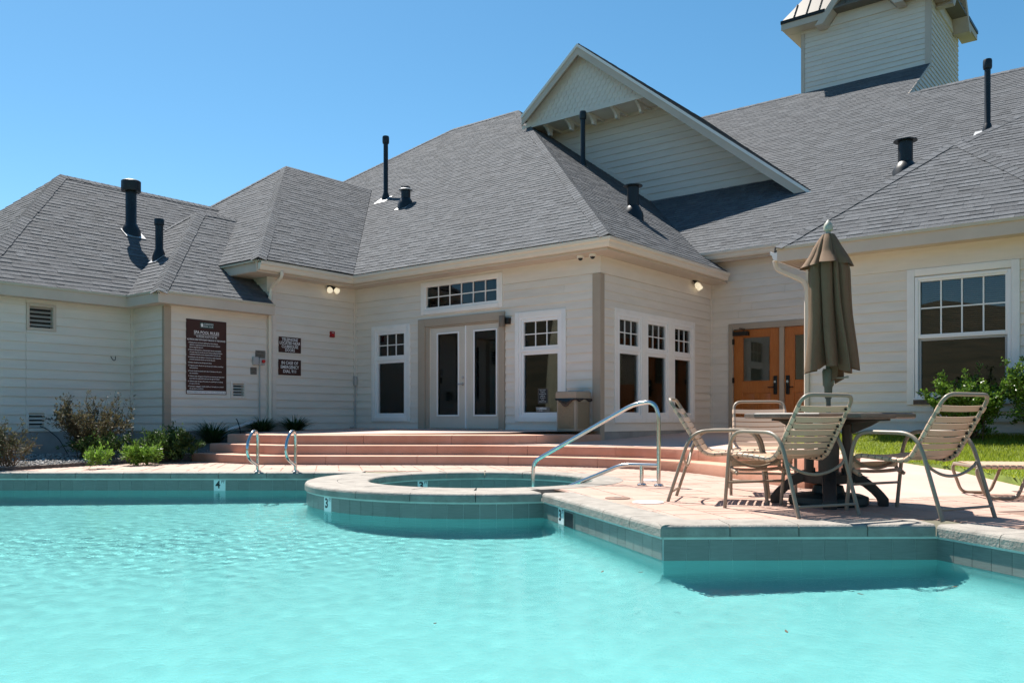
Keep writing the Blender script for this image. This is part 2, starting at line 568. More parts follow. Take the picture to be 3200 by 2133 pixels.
def deck_ok(X, Y):
    if inside((X, Y), HOLE): return False
    if (X-SPC[0])**2+(Y-SPC[1])**2 < (RIN+0.30)**2: return False
    if X > 2.9 and Y > lerp(7.60, 8.26, (X-3.3)/1.6): return False
    if X <= 2.9 and Y > frontY(X)-0.01: return False
    if X < -5.0 and Y > np.interp(X, [p[0] for p in BED], [p[1] for p in BED])-0.02: return False
    if X > 5.2: return False
    return True


def stones():
    cell = 0.155
    used = set()
    ca, sa = math.cos(0.21), math.sin(0.21)
    def R(x, y): return (ca*x-sa*(y-9)-0.2, sa*x+ca*(y-9)+9)      # stamped courses run 12 degrees off the view
    def quad(x0, y0, w, h, g=0.007):
        return [R(x0+g, y0+g), R(x0+w-g, y0+g), R(x0+w-g, y0+h-g), R(x0+g, y0+h-g)]
    def fits(q):
        return all(deck_ok(*p) for p in q) and all(deck_ok((q[k][0]+q[k-1][0])/2, (q[k][1]+q[k-1][1])/2) for k in range(4))
    def keep(q, ar):
        cx, cy = sum(p[0] for p in q)/4, sum(p[1] for p in q)/4
        STONES.append((ar/cy**3*(1 if abs(cx/cy) < 0.62 else 0), q))
    for j in range(int(4.5/cell), int(15/cell)):
        for i in range(int(-8/cell), int(5.4/cell)):
            if (i, j) in used: continue
            opts = [(2, 2), (3, 2), (2, 3), (4, 2), (2, 1), (3, 3)]
            random.shuffle(opts)
            for (w, h) in opts+[(1, 2), (2, 1), (1, 1)]:
                if any((i+a, j+b) in used for a in range(w) for b in range(h)): continue
                q = quad(i*cell, j*cell, w*cell, h*cell)
                if fits(q):
                    for a in range(w):
                        for b in range(h): used.add((i+a, j+b))
                    keep(q, w*h*cell*cell); break
            else:
                used.add((i, j))
                for a in range(3):
                    for b in range(3):
                        q = quad((i+a/3)*cell, (j+b/3)*cell, cell/3, cell/3, 0.0012)
                        if fits(q): keep(q, cell*cell/9)


STONES = []
stones()
STONES.sort(key=lambda s: -s[0])
rest = MB()
for n, (sc, q) in enumerate(STONES):
    top = [W(x, y, random.uniform(-0.0015, 0.0005)) for x, y in q]
    c = sum(top, Vector())/4
    low = [p+(p-c).normalized()*0.003-Vector((0, 0, 0.010)) for p in top]
    if n < 300:
        if sc <= 0: break
        mb = MB(); mb.prism(low, top); mb.build('paving_stone', M['deck'], deck)
    else:
        if sc <= 0: break
        rest.prism(low, top)
if rest.v:
    tag(rest.build('paving_stones', M['deck'], deck), kind='stuff')

# ---------------------------------------------------------------- pool shell, tiles, coping
pool = None
ZW = -0.235
wl = outline(0.03)          # wall face
def basin():
    # walls run down into a rounded cove
    R_ = 0.30
    prof = [(0.0, -0.085), (0.0, R_)]+[(R_-R_*math.cos(t), R_-R_*math.sin(t)) for t in [math.pi/2*k/8 for k in range(1, 9)]]
    def fz(X): return -0.80-0.085*(3.0-X)            # 3 ft by the notch, deeper towards the far left
    rings = [outline(0.03-q) for q, z in prof]
    n = len(rings[0])
    mb = MB()
    V = [W(x, y, z if k == 0 else z+fz(x)) for k, ((q, z), rg) in enumerate(zip(prof, rings)) for x, y in rg]
    mb.add(V, [(k*n+i, (k+1)*n+i, (k+1)*n+(i+1) % n, k*n+(i+1) % n) for k in range(len(prof)-1) for i in range(n)])
    o = mb.build('pool_wall', M['plaster'], None, True)
    fl = sheet('pool_floor', [w2(outline(0.03-R_+0.004))], M['plaster'], zf=lambda x, y: fz(CA*x+SA*y)-0.0005)
    # spa basin
    rw = RIN+0.03
    c = circ(rw, 0, 2*math.pi, 64)[:-1]; m = len(c)
    mb = MB()
    V = [W(x, y, -0.085) for x, y in c]+[W(x, y, -1.15) for x, y in c]
    mb.add(V, [(i, (i+1) % m, m+(i+1) % m, m+i) for i in range(m)])
    sp = mb.build('spa_wall', M['plaster'], None, True)
    sf = sheet('spa_floor', [w2(c)], M['plaster'], -1.148)
    for k in (o, fl, sp, sf): tag(k, kind='structure')
    return o, sp, fl, sf


pool_wall, spa_wall, pool_floor, spa_floor = basin()
# body of the deck under the coping (closes the gap between coping and wall)
def run(pts):
    """resample helper: cumulative lengths"""
    L = [0]
    for a, b in zip(pts, pts[1:]): L.append(L[-1]+math.hypot(b[0]-a[0], b[1]-a[1]))
    return L


def at_len(pts, L, s):
    i = max(0, min(len(L)-2, int(np.searchsorted(L, s))-1))
    t = (s-L[i])/max(1e-9, L[i+1]-L[i])
    return (lerp(pts[i][0], pts[i+1][0], t), lerp(pts[i][1], pts[i+1][1], t)), math.atan2(pts[i+1][1]-pts[i][1], pts[i+1][0]-pts[i][0])


GR = MB(); GS = MB()
MARK = []


def tile_run(pts, parent, gr, pool_left, keep=True, marks=()):
    """waterline tiles along a polyline; pool lies to the right of the travel direction unless pool_left"""
    L = run(pts); n = max(1, round(L[-1]/0.154)); st = L[-1]/n
    sg = 1 if pool_left else -1
    for i in range(n):
        s0, s1 = i*st+0.0018, (i+1)*st-0.0018
        (a, t1), (b, t2) = at_len(pts, L, s0), at_len(pts, L, s1)
        d = Vector((b[0]-a[0], b[1]-a[1])).normalized(); nn = Vector((-d.y, d.x))*sg
        th = 0.011
        base = [(a[0], a[1]), (b[0], b[1]), (b[0]+nn.x*th, b[1]+nn.y*th), (a[0]+nn.x*th, a[1]+nn.y*th)]
        if sg > 0: pass
        mid = s0+st/2
        is_mark = [mk for mk in marks if abs(mid-mk[0]) < st/2]
        mb = MB(); mb.prism([W(x, y, -0.247) for x, y in base], [W(x, y, -0.099) for x, y in base])
        if is_mark:
            MARK.append((W(*a), W(*b), W(d.x, d.y)-W(0, 0), (W(nn.x, nn.y)-W(0, 0)), is_mark[0][1]))
            continue
        mb.build('wall_tile', M['tile'], parent)
    # pale grout bed behind
    for a, b in zip(pts, pts[1:]):
        d = Vector((b[0]-a[0], b[1]-a[1])).normalized(); nn = Vector((-d.y, d.x))*sg
        e = d*0.003
        base = [(a[0]-e.x, a[1]-e.y), (b[0]+e.x, b[1]+e.y), (b[0]+e.x+nn.x*.007, b[1]+e.y+nn.y*.007), (a[0]-e.x+nn.x*.007, a[1]-e.y+nn.y*.007)]
        gr.prism([W(x, y, -0.252) for x, y in base], [W(x, y, -0.082) for x, y in base])
        base = [(a[0]-e.x, a[1]-e.y), (b[0]+e.x, b[1]+e.y), (b[0]+e.x+nn.x*.016, b[1]+e.y+nn.y*.016), (a[0]-e.x+nn.x*.016, a[1]-e.y+nn.y*.016)]
        gr.prism([W(x, y, -0.0955) for x, y in base], [W(x, y, -0.081) for x, y in base])


far_run = [(-9.53, YF+.03), wl[1]]
arc_run = wl[1:42]
p12 = [wl[41], wl[42]]; p23 = [wl[42], wl[43]]; p34 = [wl[43], wl[44]]
Lf = run(far_run)
xs4 = (692-1600)/FPX*(YF+.03)
tile_run([(-7.6, YF+.03), wl[1]], pool_wall, GR, False, marks=[(xs4+7.6, '4')])
Larc = run(arc_run)
tile_run(arc_run, pool_wall, GR, False, marks=[(Larc[-1]*0.53, '3')])
tile_run(p12, pool_wall, GR, False, marks=[(0.47, '3')])
tile_run(p23, pool_wall, GR, False)
tile_run([p34[0], (lerp(p34[0][0], p34[1][0], .45), lerp(p34[0][1], p34[1][1], .45))], pool_wall, GR, False)
spin = circ(RIN+0.03, math.radians(5), math.radians(190), 60)
tile_run(spin, spa_wall, GS, True, marks=[(run(spin)[-1]*0.672, '3')])
GR.build('grout', M['grout'], pool_wall)
GS.build('grout', M['grout'], spa_wall)


def coping(parent, pts, pool_left, length, w0, w1, name='coping_stone'):
    """bullnosed stones, nose at +w0 from the line towards the water, back at w1 into the deck"""
    L = run(pts); n = max(1, round(L[-1]/length)); st = L[-1]/n
    sg = 1 if pool_left else -1
    for i in range(n):
        s0, s1 = i*st+0.003, (i+1)*st-0.003
        k = 1 if len(pts) == 2 else 5
        prof = [(0.0, -0.080), (0.0, -0.026), (0.006, -0.012), (0.016, -0.003), (0.032, 0.001), (w1, 0.002), (w1, -0.080)]
        rings = []
        for j in range(k+1):
            p, ang = at_len(pts, L, lerp(s0, s1, j/k))
            nn = Vector((-math.sin(ang), math.cos(ang)))*-sg      # into the deck
            rings.append([W(p[0]+nn.x*(q-w0), p[1]+nn.y*(q-w0), z) for q, z in prof])
        m = len(prof); V = [v for r in rings for v in r]; F = []
        for j in range(k):
            for a in range(m):
                b = (a+1) % m
                F.append((j*m+a, j*m+b, (j+1)*m+b, (j+1)*m+a))
        F.append(tuple(range(m))); F.append(tuple(k*m+a for a in range(m-1, -1, -1)))
        mb = MB(); mb.add(V, F)
        o = mb.build(name, M['cope'], parent, False)
        bm = bmesh.new(); bm.from_mesh(o.data); bmesh.ops.recalc_face_normals(bm, faces=bm.faces); bm.to_mesh(o.data); bm.free()


edge = outline(0.0)
coping(deck, [(-8.2, YF), edge[1]], False, 0.60, 0, 0.30)
coping(deck, edge[1:42], False, 0.62, 0, 0.353)
coping(deck, [edge[41], edge[42]], False, 0.54, 0, 0.30)
coping(deck, [edge[42], edge[43]], False, 0.52, 0, 0.30)
coping(deck, [edge[43], (lerp(edge[43][0], edge[44][0], .55), lerp(edge[43][1], edge[44][1], .55))], False, 0.5, 0, 0.30)
coping(deck, circ(RIN, 0, 2*math.pi, 96), True, 0.50, 0, 0.353, 'spa_coping_stone')
# core below the coping, between pool and spa
mb = MB()
c1_ = circ(RIN+0.04, 0, 2*math.pi, 48)[:-1]; c2_ = circ(ROUT-0.04, 0, 2*math.pi, 48)[:-1]
mb = sheet('spa_ring', [w2(c2_), w2(c1_)], M['cope'], -0.0815)
tag(mb, kind='structure')
# edge filler under the straight coping
mbf = MB()

# ---------------------------------------------------------------- water
def wave_height(gx, gy):
    """gentle capillary ripples: a livelier patch off the spa, calm near the photographer"""
    rng = np.random.default_rng(3)
    z = np.zeros_like(gx)
    patch = np.exp(-(((gx+3.0)/3.0)**2+((gy-7.8)/1.4)**2))
    for k in range(46):
        lam = rng.uniform(0.10, 0.30); a = rng.normal(1.35, 0.8); ph = rng.uniform(0, 6.28)
        z += np.sin((gx*np.cos(a)+gy*np.sin(a))*6.283/lam+ph)*lam*0.00036
    for k in range(26):
        lam = rng.uniform(0.085, 0.19); a = rng.normal(1.35, 0.6); ph = rng.uniform(0, 6.28)
        z += np.sin((gx*np.cos(a)+gy*np.sin(a))*6.283/lam+ph)*lam*0.0019*patch
    return z*(0.38+0.62*np.clip((gy-4.5)/4.0, 0, 1))


def water():
    st = 0.028
    X = np.arange(-9.5, 4.3, st); Y = np.arange(1.2, 11.25, st)
    gx, gy = np.meshgrid(X, Y)
    # keep only cells inside the pool shell (a hair into the walls)
    P = outline(0.06)
    ins = np.zeros(gx.shape, bool)
    for i in range(len(P)):
        (x1, y1), (x2, y2) = P[i-1], P[i]
        if y1 == y2: continue
        c = (y1 > gy) != (y2 > gy)
        ins ^= c & (gx < (x2-x1)*(gy-y1)/(y2-y1)+x1)
    z = wave_height(gx, gy)
    V = np.stack([CA*gx-SA*gy, SA*gx+CA*gy, z+ZW], -1).reshape(-1, 3)
    n = len(X)
    i = np.arange(len(Y)-1)[:, None]*n+np.arange(n-1)[None, :]
    ok = ins[:-1, :-1] & ins[1:, 1:] & ins[:-1, 1:] & ins[1:, :-1]
    F = np.stack([i, i+1, i+n+1, i+n], -1)[ok]
    used = np.unique(F); remap = np.full(len(V), -1); remap[used] = np.arange(len(used))
    o = soup('pool_water', V[used], remap[F], M['water'], smooth=True)
    # spa water: polar grid
    rs = np.linspace(0.0, RIN+0.035, 50); th = np.linspace(0, 2*math.pi, 161)[:-1]
    R_, T_ = np.meshgrid(rs, th, indexing='ij')
    gx, gy = SPC[0]+R_*np.cos(T_), SPC[1]+R_*np.sin(T_)
    V = np.stack([CA*gx-SA*gy, SA*gx+CA*gy, wave_height(gx, gy)+ZW], -1).reshape(-1, 3)
    m = len(th); i = np.arange(len(rs)-1)[:, None]*m; j = np.arange(m)[None, :]; j2 = (j+1) % m
    F = np.stack([i+j, i+m+j, i+m+j2, i+j2], -1).reshape(-1, 4)
    s = soup('spa_water', V, F, M['water'], smooth=True)
    for k in (o, s):
        tag(k, kind='structure')
        k.cycles.is_caustics_caster = True
    return o, s


water()
sun.data.cycles.is_caustics_light = True
for k in (pool_wall, spa_wall, pool_floor, spa_floor): k.cycles.is_caustics_receiver = True
# ---------------------------------------------------------------- terrace steps, walk, lawn, bed
def offs(line, d):
    """offset a polyline to its left-hand side (away from the pool) by d"""
    out = []
    for i, p in enumerate(line):
        a = Vector(line[max(0, i-1)]); b = Vector(line[min(len(line)-1, i+1)])
        t = (b-a).normalized(); n = Vector((-t.y, t.x))
        out.append((p[0]+n.x*d, p[1]+n.y*d))
    return out


def walk_z(X, Y):
    """ramp from the pool deck up to the wooden doors"""
    t = max(0.0, min(1.0, (Y-7.9)/7.2))
    return 0.47*(t*t*(3-2*t)*0.45+t*0.55)


steps = tag(MB().box((-12.2, 12.0, 0.02), (-12.0, 12.1, 0.05)).build('pool_steps', M['step']), kind='structure')
S1 = STEP_LINE
S2 = offs(S1, 0.34)[0:]
S3 = offs([p for p in S1 if p[0] < 0.6], 0.69)
S3[-1] = (0.10, 13.62)
S3 += [(0.75, 14.05), (1.53, 14.66)]


def step(line, z0, z1, depth, zf=None, cuts=1.35):
    L = run(line); n = max(1, round(L[-1]/cuts)); st = L[-1]/n
    for i in range(n):
        s0, s1 = i*st+0.0025, (i+1)*st-0.0025
        ks = [s0]+[x for x in L if s0+0.02 < x < s1-0.02]+[s1]
        prof = [(0.02, z0), (0.0, z0+0.012), (0.0, z1-0.022), (0.006, z1-0.007), (0.022, z1), (depth, z1+(0.0 if zf is None else zf)), (depth, z0)]
        rings = []
        for s in ks:
            p, ang = at_len(line, L, s)
            # smooth the normal at joints
            pa, _ = at_len(line, L, max(0, s-0.12)); pb, _ = at_len(line, L, min(L[-1], s+0.12))
            t = Vector((pb[0]-pa[0], pb[1]-pa[1])).normalized(); nn = Vector((-t.y, t.x))
            rings.append([W(p[0]+nn.x*q, p[1]+nn.y*q, z) for q, z in prof])
        m = len(prof); V = [v for r in rings for v in r]; F = []
        for j in range(len(ks)-1):
            for a in range(m):
                b = (a+1) % m; F.append((j*m+a, (j+1)*m+a, (j+1)*m+b, j*m+b))
        F.append(tuple(range(m))); F.append(tuple((len(ks)-1)*m+a for a in range(m-1, -1, -1)))
        mb = MB(); mb.add(V, F)
        o = mb.build('step_section', M['step'], steps)
        bm = bmesh.new(); bm.from_mesh(o.data); bmesh.ops.recalc_face_normals(bm, faces=bm.faces); bm.to_mesh(o.data); bm.free()
        o.data.polygons.foreach_set('use_smooth', [True]*len(o.data.polygons)); o.data.set_sharp_from_angle(angle=math.radians(35))


step(S1, -0.02, 0.137, 0.42)
step(S2, 0.10, 0.288, 0.42)
step(S3, 0.25, 0.440, 0.45, 0.008)
# terrace surface behind the top step, up to the walls
back = [(1.53, 14.66)]
S3i = offs(S3, 0.43)
tl = [W(*p) for p in S3i[:-1]]
def terr_z(x, y):
    return 0.4485+max(0.0, min(1.0, (y-9.2)/3.2))*0.052
poly = [(p.x, p.y) for p in tl]
wallpts = [(-8.0, 11.9), (-8.0, 12.42), (-14.33, 12.42), (-14.33, 9.6)]
terr = tag(sheet('terrace', [poly+wallpts], M['walk'], 0.45, terr_z), kind='structure')


def ramp():
    V = []; F = []; idx = {}
    xs = np.arange(-0.2, 8.6, 0.25); ys = np.arange(7.0, 18.2, 0.25)
    def ok(X, Y):
        if Y < lerp(7.6, 8.26, (X-3.3)/1.6)-0.14: return False
        p = W(X, Y)
        if p.y > 16.8 or p.x > -3.5 and p.y > 14.0: return False
        if p.x < -8.05 and p.y > 12.6: return False
        # behind the second step
        if X < 3.1 and Y < np.interp(X, [q[0] for q in S2], [q[1] for q in S2])+0.2: return False
        return True
    for i in range(len(xs)-1):
        for j in range(len(ys)-1):
            q = [(xs[i], ys[j]), (xs[i+1], ys[j]), (xs[i+1], ys[j+1]), (xs[i], ys[j+1])]
            if not ok(sum(p[0] for p in q)/4, sum(p[1] for p in q)/4): continue
            f = []
            for p in q:
                if p not in idx:
                    idx[p] = len(V)
                    z = ramp_z(*p)
                    V.append(tuple(W(p[0], p[1], z)))
                f.append(idx[p])
            F.append(tuple(f))
    mb = MB(); mb.add(V, F)
    return tag(mb.build('walkway', M['walk'], None, True), kind='structure')


def ramp_z(X, Y):
    yj = lerp(7.6, 8.26, (X-3.3)/1.6)
    p = W(X, Y)
    zt = 0.290+max(0.0, min(1.0, (p.y-11.2)/5.3))*0.178
    zr = 0.078*(Y-yj)+0.002
    if X < 2.6: return zt+0.003
    return min(zt, zr)+0.003


ramp()
LAWN_EDGE = [(5.35, 6.0), (5.22, 7.4), (5.10, 8.6), (5.0, 9.7), (4.72, 10.3), (4.33, 10.8), (4.0, 11.5), (3.85, 12.4), (4.3, 13.55)]


def lawn_z(X, Y):
    p = W(X, Y)
    t = max(0.0, min(1.0, (p.y-8.2)/5.4))
    return 0.045+0.40*t*t*(1.6-0.6*t)


lp = w2(LAWN_EDGE+[(6.2, 13.2), (12, 8.0), (11, 5.0)])
def skirt(o, d=0.25):
    bm = bmesh.new(); bm.from_mesh(o.data)
    bmesh.ops.remove_doubles(bm, verts=bm.verts, dist=0.002)
    be = [e for e in bm.edges if e.is_boundary]
    r = bmesh.ops.extrude_edge_only(bm, edges=be)
    bmesh.ops.translate(bm, verts=[v for v in r['geom'] if isinstance(v, bmesh.types.BMVert)], vec=(0, 0, -d))
    bm.to_mesh(o.data); bm.free()


def lawn():
    # fine grid so that the surface can roll
    xs = np.arange(3.7, 12, 0.3); ys = np.arange(4.8, 15.2, 0.3)
    L = LAWN_EDGE+[(5.0, 14.2), (7.0, 12.6), (12, 8.6), (11.6, 5.0)]
    V = []; F = []; idx = {}
    def snap(x, y):
        return (x, y)
    for i in range(len(xs)-1):
        for j in range(len(ys)-1):
            q = [(xs[i], ys[j]), (xs[i+1], ys[j]), (xs[i+1], ys[j+1]), (xs[i], ys[j+1])]
            pl = clip_rect(list(L), xs[i], xs[i+1], ys[j], ys[j+1])
            if len(pl) < 3 or abs(area2(pl)) < 1e-4: continue
            if area2(pl) < 0: pl = pl[::-1]
            n = len(V)
            V += [tuple(W(x, y, lawn_z(x, y))) for x, y in pl]
            F.append(tuple(range(n, n+len(pl))))
    mb = MB(); mb.add(V, F)
    o = tag(mb.build('lawn', M['soil'], None, True), kind='structure'); skirt(o)
    # grass blades
    N = 52000
    X = RNG.uniform(3.7, 8.6, N*2); Y = RNG.uniform(5.0, 14.4, N*2)
    ins = np.zeros(len(X), bool)
    for i in range(len(L)):
        (x1, y1), (x2, y2) = L[i-1], L[i]
        if y1 == y2: continue
        ins ^= ((y1 > Y) != (y2 > Y)) & (X < (x2-x1)*(Y-y1)/(y2-y1)+x1)
    X, Y = X[ins], Y[ins]
    wx, wy = CA*X-SA*Y, SA*X+CA*Y
    keep = wy < 13.84; X, Y, wx, wy = X[keep], Y[keep], wx[keep], wy[keep]
    t = np.clip((wy-8.2)/5.4, 0, 1); zz = 0.045+0.40*t*t*(1.6-0.6*t)
    n = len(X); a = RNG.uniform(0, 6.28, n); h = RNG.uniform(0.025, 0.062, n)*(1+0.5*np.sin(X*2.1)*np.sin(Y*1.7)*0.6); w = RNG.uniform(0.004, 0.008, n)
    lean = RNG.normal(0, 0.025, (n, 2))
    V = np.zeros((n, 3, 3), np.float32)
    V[:, 0] = np.stack([wx-np.cos(a)*w, wy-np.sin(a)*w, zz-0.005], -1)
    V[:, 1] = np.stack([wx+np.cos(a)*w, wy+np.sin(a)*w, zz-0.005], -1)
    V[:, 2] = np.stack([wx+lean[:, 0], wy+lean[:, 1], zz+h], -1)
    tone = np.clip(RNG.uniform(0, 1, n)*0.6+0.2+0.2*np.sin(X*1.3+Y*0.8), 0, 1)
    g = soup('grass', V.reshape(-1, 3), np.arange(n*3).reshape(-1, 3), M['grass'], tone=tone)
    tag(g, 'short sunlit green grass of the lawn beside the walk', 'grass', kind='stuff')


lawn()


def bed_z(X, Y):
    p = W(X, Y)
    t = max(0.0, min(1.0, (-11.6-p.x)/2.6)); s = max(0.0, min(1.0, (p.y-7.0)/2.0))
    return 0.004+0.10*t+0.28*t*s


def bed():
    L = BED+[(-4.1, 14.2), (-3.3, 13.9), (-2.2, 17.9), (-9.5, 17.9), (-13, 10.9)]
    L = [(-13, 10.9)]+BED+[(-4.7, 14.3), (-3.6, 14.0), (-3.6, 17.5), (-13, 17.5)]
    V = []; F = []
    xs = np.arange(-13, -3, 0.3); ys = np.arange(10.8, 17.8, 0.3)
    for i in range(len(xs)-1):
        for j in range(len(ys)-1):
            pl = clip_rect(list(L), xs[i], xs[i+1], ys[j], ys[j+1])
            if len(pl) < 3 or abs(area2(pl)) < 1e-4: continue
            if area2(pl) < 0: pl = pl[::-1]
            n = len(V); V += [tuple(W(x, y, bed_z(x, y))) for x, y in pl]; F.append(tuple(range(n, n+len(pl))))
    mb = MB(); mb.add(V, F)
    skirt(tag(mb.build('planting_bed', M['gravel'], None, False), kind='structure'))
    # pebbles
    Vv = []; Ff = []; tn = []
    base = np.array([(1, 0, 0), (-1, 0, 0), (0, 1, 0), (0, -1, 0), (0, 0, 1), (0, 0, -1)], float)
    fc = [(0, 2, 4), (2, 1, 4), (1, 3, 4), (3, 0, 4), (2, 0, 5), (1, 2, 5), (3, 1, 5), (0, 3, 5)]
    k = 0
    while k < 2600:
        X = random.uniform(-8.2, -4.8); Y = random.uniform(11.0, 14.6)
        if not inside((X, Y), L): continue
        p = W(X, Y, bed_z(X, Y)); s = random.uniform(0.008, 0.028)
        a = random.uniform(0, 6.28); c, sn = math.cos(a), math.sin(a)
        sx, sy, sz = s*random.uniform(.7, 1.3), s*random.uniform(.7, 1.3), s*random.uniform(.4, .8)
        n = len(Vv)
        for b in base:
            x, y, z = b[0]*sx, b[1]*sy, b[2]*sz
            Vv.append((p.x+c*x-sn*y, p.y+sn*x+c*y, p.z+z+sz*0.3))
        Ff += [tuple(q+n for q in f) for f in fc]; tn += [random.random()]*8; k += 1
    tag(soup('gravel', Vv, Ff, M['rock'], tone=tn), 'grey pebbles and mulch covering the planting bed', 'gravel', kind='stuff')


bed()
# ================================================================ clubhouse
club = thing('clubhouse', 'cream lap-sided clubhouse with grey shingle hip roofs, gable and square cupola', 'building', (-8.0, 13.0, 0.36))
XT, XD, YD, YO, XL, YS, YR = -14.303, -8.015, 12.392, 16.665, -15.41, 8.0, 13.87
Fd, Fo, Fr_ = Fr('-y', YD), Fr('-y', YO), Fr('-y', YR)
Ft, F3, Fl, Fb = Fr('+x', XT), Fr('+x', XD), Fr('+x', XL), Fr('-y', YS)
EXPO, Z0C = 0.153, 0.62


def wall_back(fr, u0, u1, z0, z1, holes, th=0.16, matl=None):
    """structural wall with rectangular openings"""
    us = sorted({u0, u1, *[h[0] for h in holes], *[h[1] for h in holes]})
    zs = sorted({z0, z1, *[h[2] for h in holes], *[h[3] for h in holes]})
    mb = MB()
    for ua, ub in zip(us, us[1:]):
        run_ = None
        for za, zb in zip(zs, zs[1:]):
            solid = not any(h[0] < (ua+ub)/2 < h[1] and h[2] < (za+zb)/2 < h[3] for h in holes)
            if solid: run_ = (run_[0], zb) if run_ else (za, zb)
            if (not solid or zb == zs[-1]) and run_:
                fr.box(mb, ua, ub, -th, 0.0, run_[0], run_[1]); run_ = None
    return mb.build('wall', matl or M['siding'], club)


def board(mb, fr, poly, zb, n0=0.025, n1=0.004, expo=EXPO):
    """one lapped board: polygon (u,z) bulging at its lower edge"""
    top = [fr.P(u, lerp(n0, n1, (z-zb)/expo), z) for u, z in poly]
    bot = [fr.P(u, 0.0, z) for u, z in poly]
    mb.prism(bot, top)


def siding(fr, parent, u0, u1, z0, z1, holes=(), shape=None, zc=Z0C, expo=EXPO):
    k0 = math.floor((z0-zc)/expo)
    k = k0
    while zc+k*expo < z1-1e-4:
        zb = zc+k*expo; za, ze = max(zb, z0), min(zb+expo, z1); k += 1
        if ze-za < 0.012: continue
        us = sorted({u0, u1, *[min(max(h[0], u0), u1) for h in holes], *[min(max(h[1], u0), u1) for h in holes]})
        cuts = set()
        if u1-u0 > 1.9 and not shape and u1 < 2.9:
            if random.random() < 0.55: cuts.add(round(random.uniform(u0+0.5, u1-0.5), 3))
        us = sorted(set(us) | cuts)
        cur = None
        segs = []
        for ua, ub in zip(us, us[1:]):
            if ub-ua < 0.01: continue
            if ua in cuts: cur = None; ua += 0.0022
            free = [(za, ze)]
            for h in holes:
                if h[0] < (ua+ub)/2 < h[1]:
                    nf = []
                    for a, b in free:
                        if h[2] > a: nf.append((a, min(b, h[2])))
                        if h[3] < b: nf.append((max(a, h[3]), b))
                    free = [(a, b) for a, b in nf if b-a > 0.008]
            if free:
                if cur is None: cur = MB(); segs.append(cur)
                for a, b in free:
                    rect = [(ua, a), (ub, a), (ub, b), (ua, b)]
                    if shape:
                        rect = clip_rect(list(shape), ua, ub, a, b)
                        if len(rect) < 3 or abs(area2(rect)) < 1e-4: continue
                        if area2(rect) < 0: rect = rect[::-1]
                    board(cur, fr, rect, zb, expo=expo)
            else:
                cur = None
        for s in segs:
            if not s.v: continue
            o = s.build('siding_board', M['siding'], parent)
            bm = bmesh.new(); bm.from_mesh(o.data); bmesh.ops.recalc_face_normals(bm, faces=bm.faces); bm.to_mesh(o.data); bm.free()


def strip(fr, name, matl, parent, u0, u1, n0, n1, z0, z1, bevel=0.0):
    mb = MB(); fr.box(mb, u0, u1, n0, n1, z0, z1)
    return mb.build(name, matl, parent, bevel=bevel)


# openings: (u0,u1,z0,z1) of the rough hole
H_LW = (-13.70, -12.65, 0.70, 2.60); H_RW = (-9.79, -8.76, 0.70, 2.60)
H_TR = (-12.20, -10.235, 2.865, 3.395); H_DD = (-12.05, -10.23, 0.46, 2.53)
door_holes = [H_LW, H_RW, H_TR, H_DD]
door_cover = [(-13.755, -12.597, 0.645, 2.652), (-9.852, -8.704, 0.645, 2.652), (-12.283, -10.15, 2.785, 3.44), (-12.353, -10.09, 0.3, 2.70), (-9.90, -9.90, 0, 0)]
wD = wall_back(Fd, XT-0.1, XD-0.001, 0.30, 3.58, door_holes)
siding(Fd, wD, XT+0.055, XD-0.135, 0.50, 3.195, door_cover)
strip(Fd, 'frieze_board', M['siding'], wD, XT+0.02, -12.285, 0.0, 0.024, 3.200, 3.55)
strip(Fd, 'frieze_board', M['siding'], wD, -10.148, XD+0.022, 0.0, 0.024, 3.200, 3.55)
strip(Fd, 'frieze_board', M['siding'], wD, -12.283, -10.15, 0.0, 0.022, 3.442, 3.55)
strip(Fd, 'corner_board', M['taupe'], wD, XD-0.132, XD+0.028, 0.0, 0.028, 0.34, 3.19)
strip(Fd, 'corner_board', M['siding'], wD, XT+0.0, XT+0.053, 0.0, 0.026, 0.47, 3.19)
# wall with the three tall windows
H3 = [(12.95, 13.745, 0.70, 2.60), (13.95, 14.765, 0.70, 2.60), (14.99, 15.79, 0.70, 2.60)]
w3 = wall_back(F3, YD-0.001, YO+0.1, 0.20, 3.58, H3)
siding(F3, w3, YD+0.105, YO-0.06, 0.48, 3.195, [(12.832, 15.883, 0.632, 2.649)])
strip(F3, 'frieze_board', M['siding'], w3, YD-0.02, YO-0.03, 0.0, 0.026, 3.200, 3.55)
strip(F3, 'corner_board', M['taupe'], w3, YD-0.026, YD+0.102, 0.0, 0.030, 0.30, 3.19)
strip(F3, 'corner_board', M['siding'], w3, YO-0.056, YO, 0.0, 0.026, 0.45, 3.19)
strip(F3, 'foundation', M['found'], w3, YD+0.103, YO-0.06, 0.0, 0.012, 0.20, 0.477)
# telephone wall and spa-rules wall (one plane)
wT = wall_back(Ft, 10.19, YD+0.1, 0.25, 3.6, [])
siding(Ft, wT, 10.33, YD-0.06, 0.47, 3.195)
strip(Ft, 'frieze_board', M['siding'], wT, 10.12, YD-0.026, 0.0, 0.024, 3.200, 3.56)
strip(Ft, 'corner_board', M['siding'], wT, 10.235, 10.327, 0.0, 0.028, 0.47, 3.19)
strip(Ft, 'corner_board', M['siding'], wT, YD-0.057, YD-0.028, 0.0, 0.026, 0.47, 3.19)
H_V2 = (9.36, 9.60, 1.135, 1.37)
wS = wall_back(Ft, YS, 10.188, 0.10, 2.78, [H_V2])
siding(Ft, wS, YS+0.105, 10.10, 0.48, 2.76, [(9.305, 9.656, 1.083, 1.423)])
strip(Ft, 'corner_board', M['taupe'], wS, YS-0.028, YS+0.102, 0.0, 0.030, 0.47, 2.70)
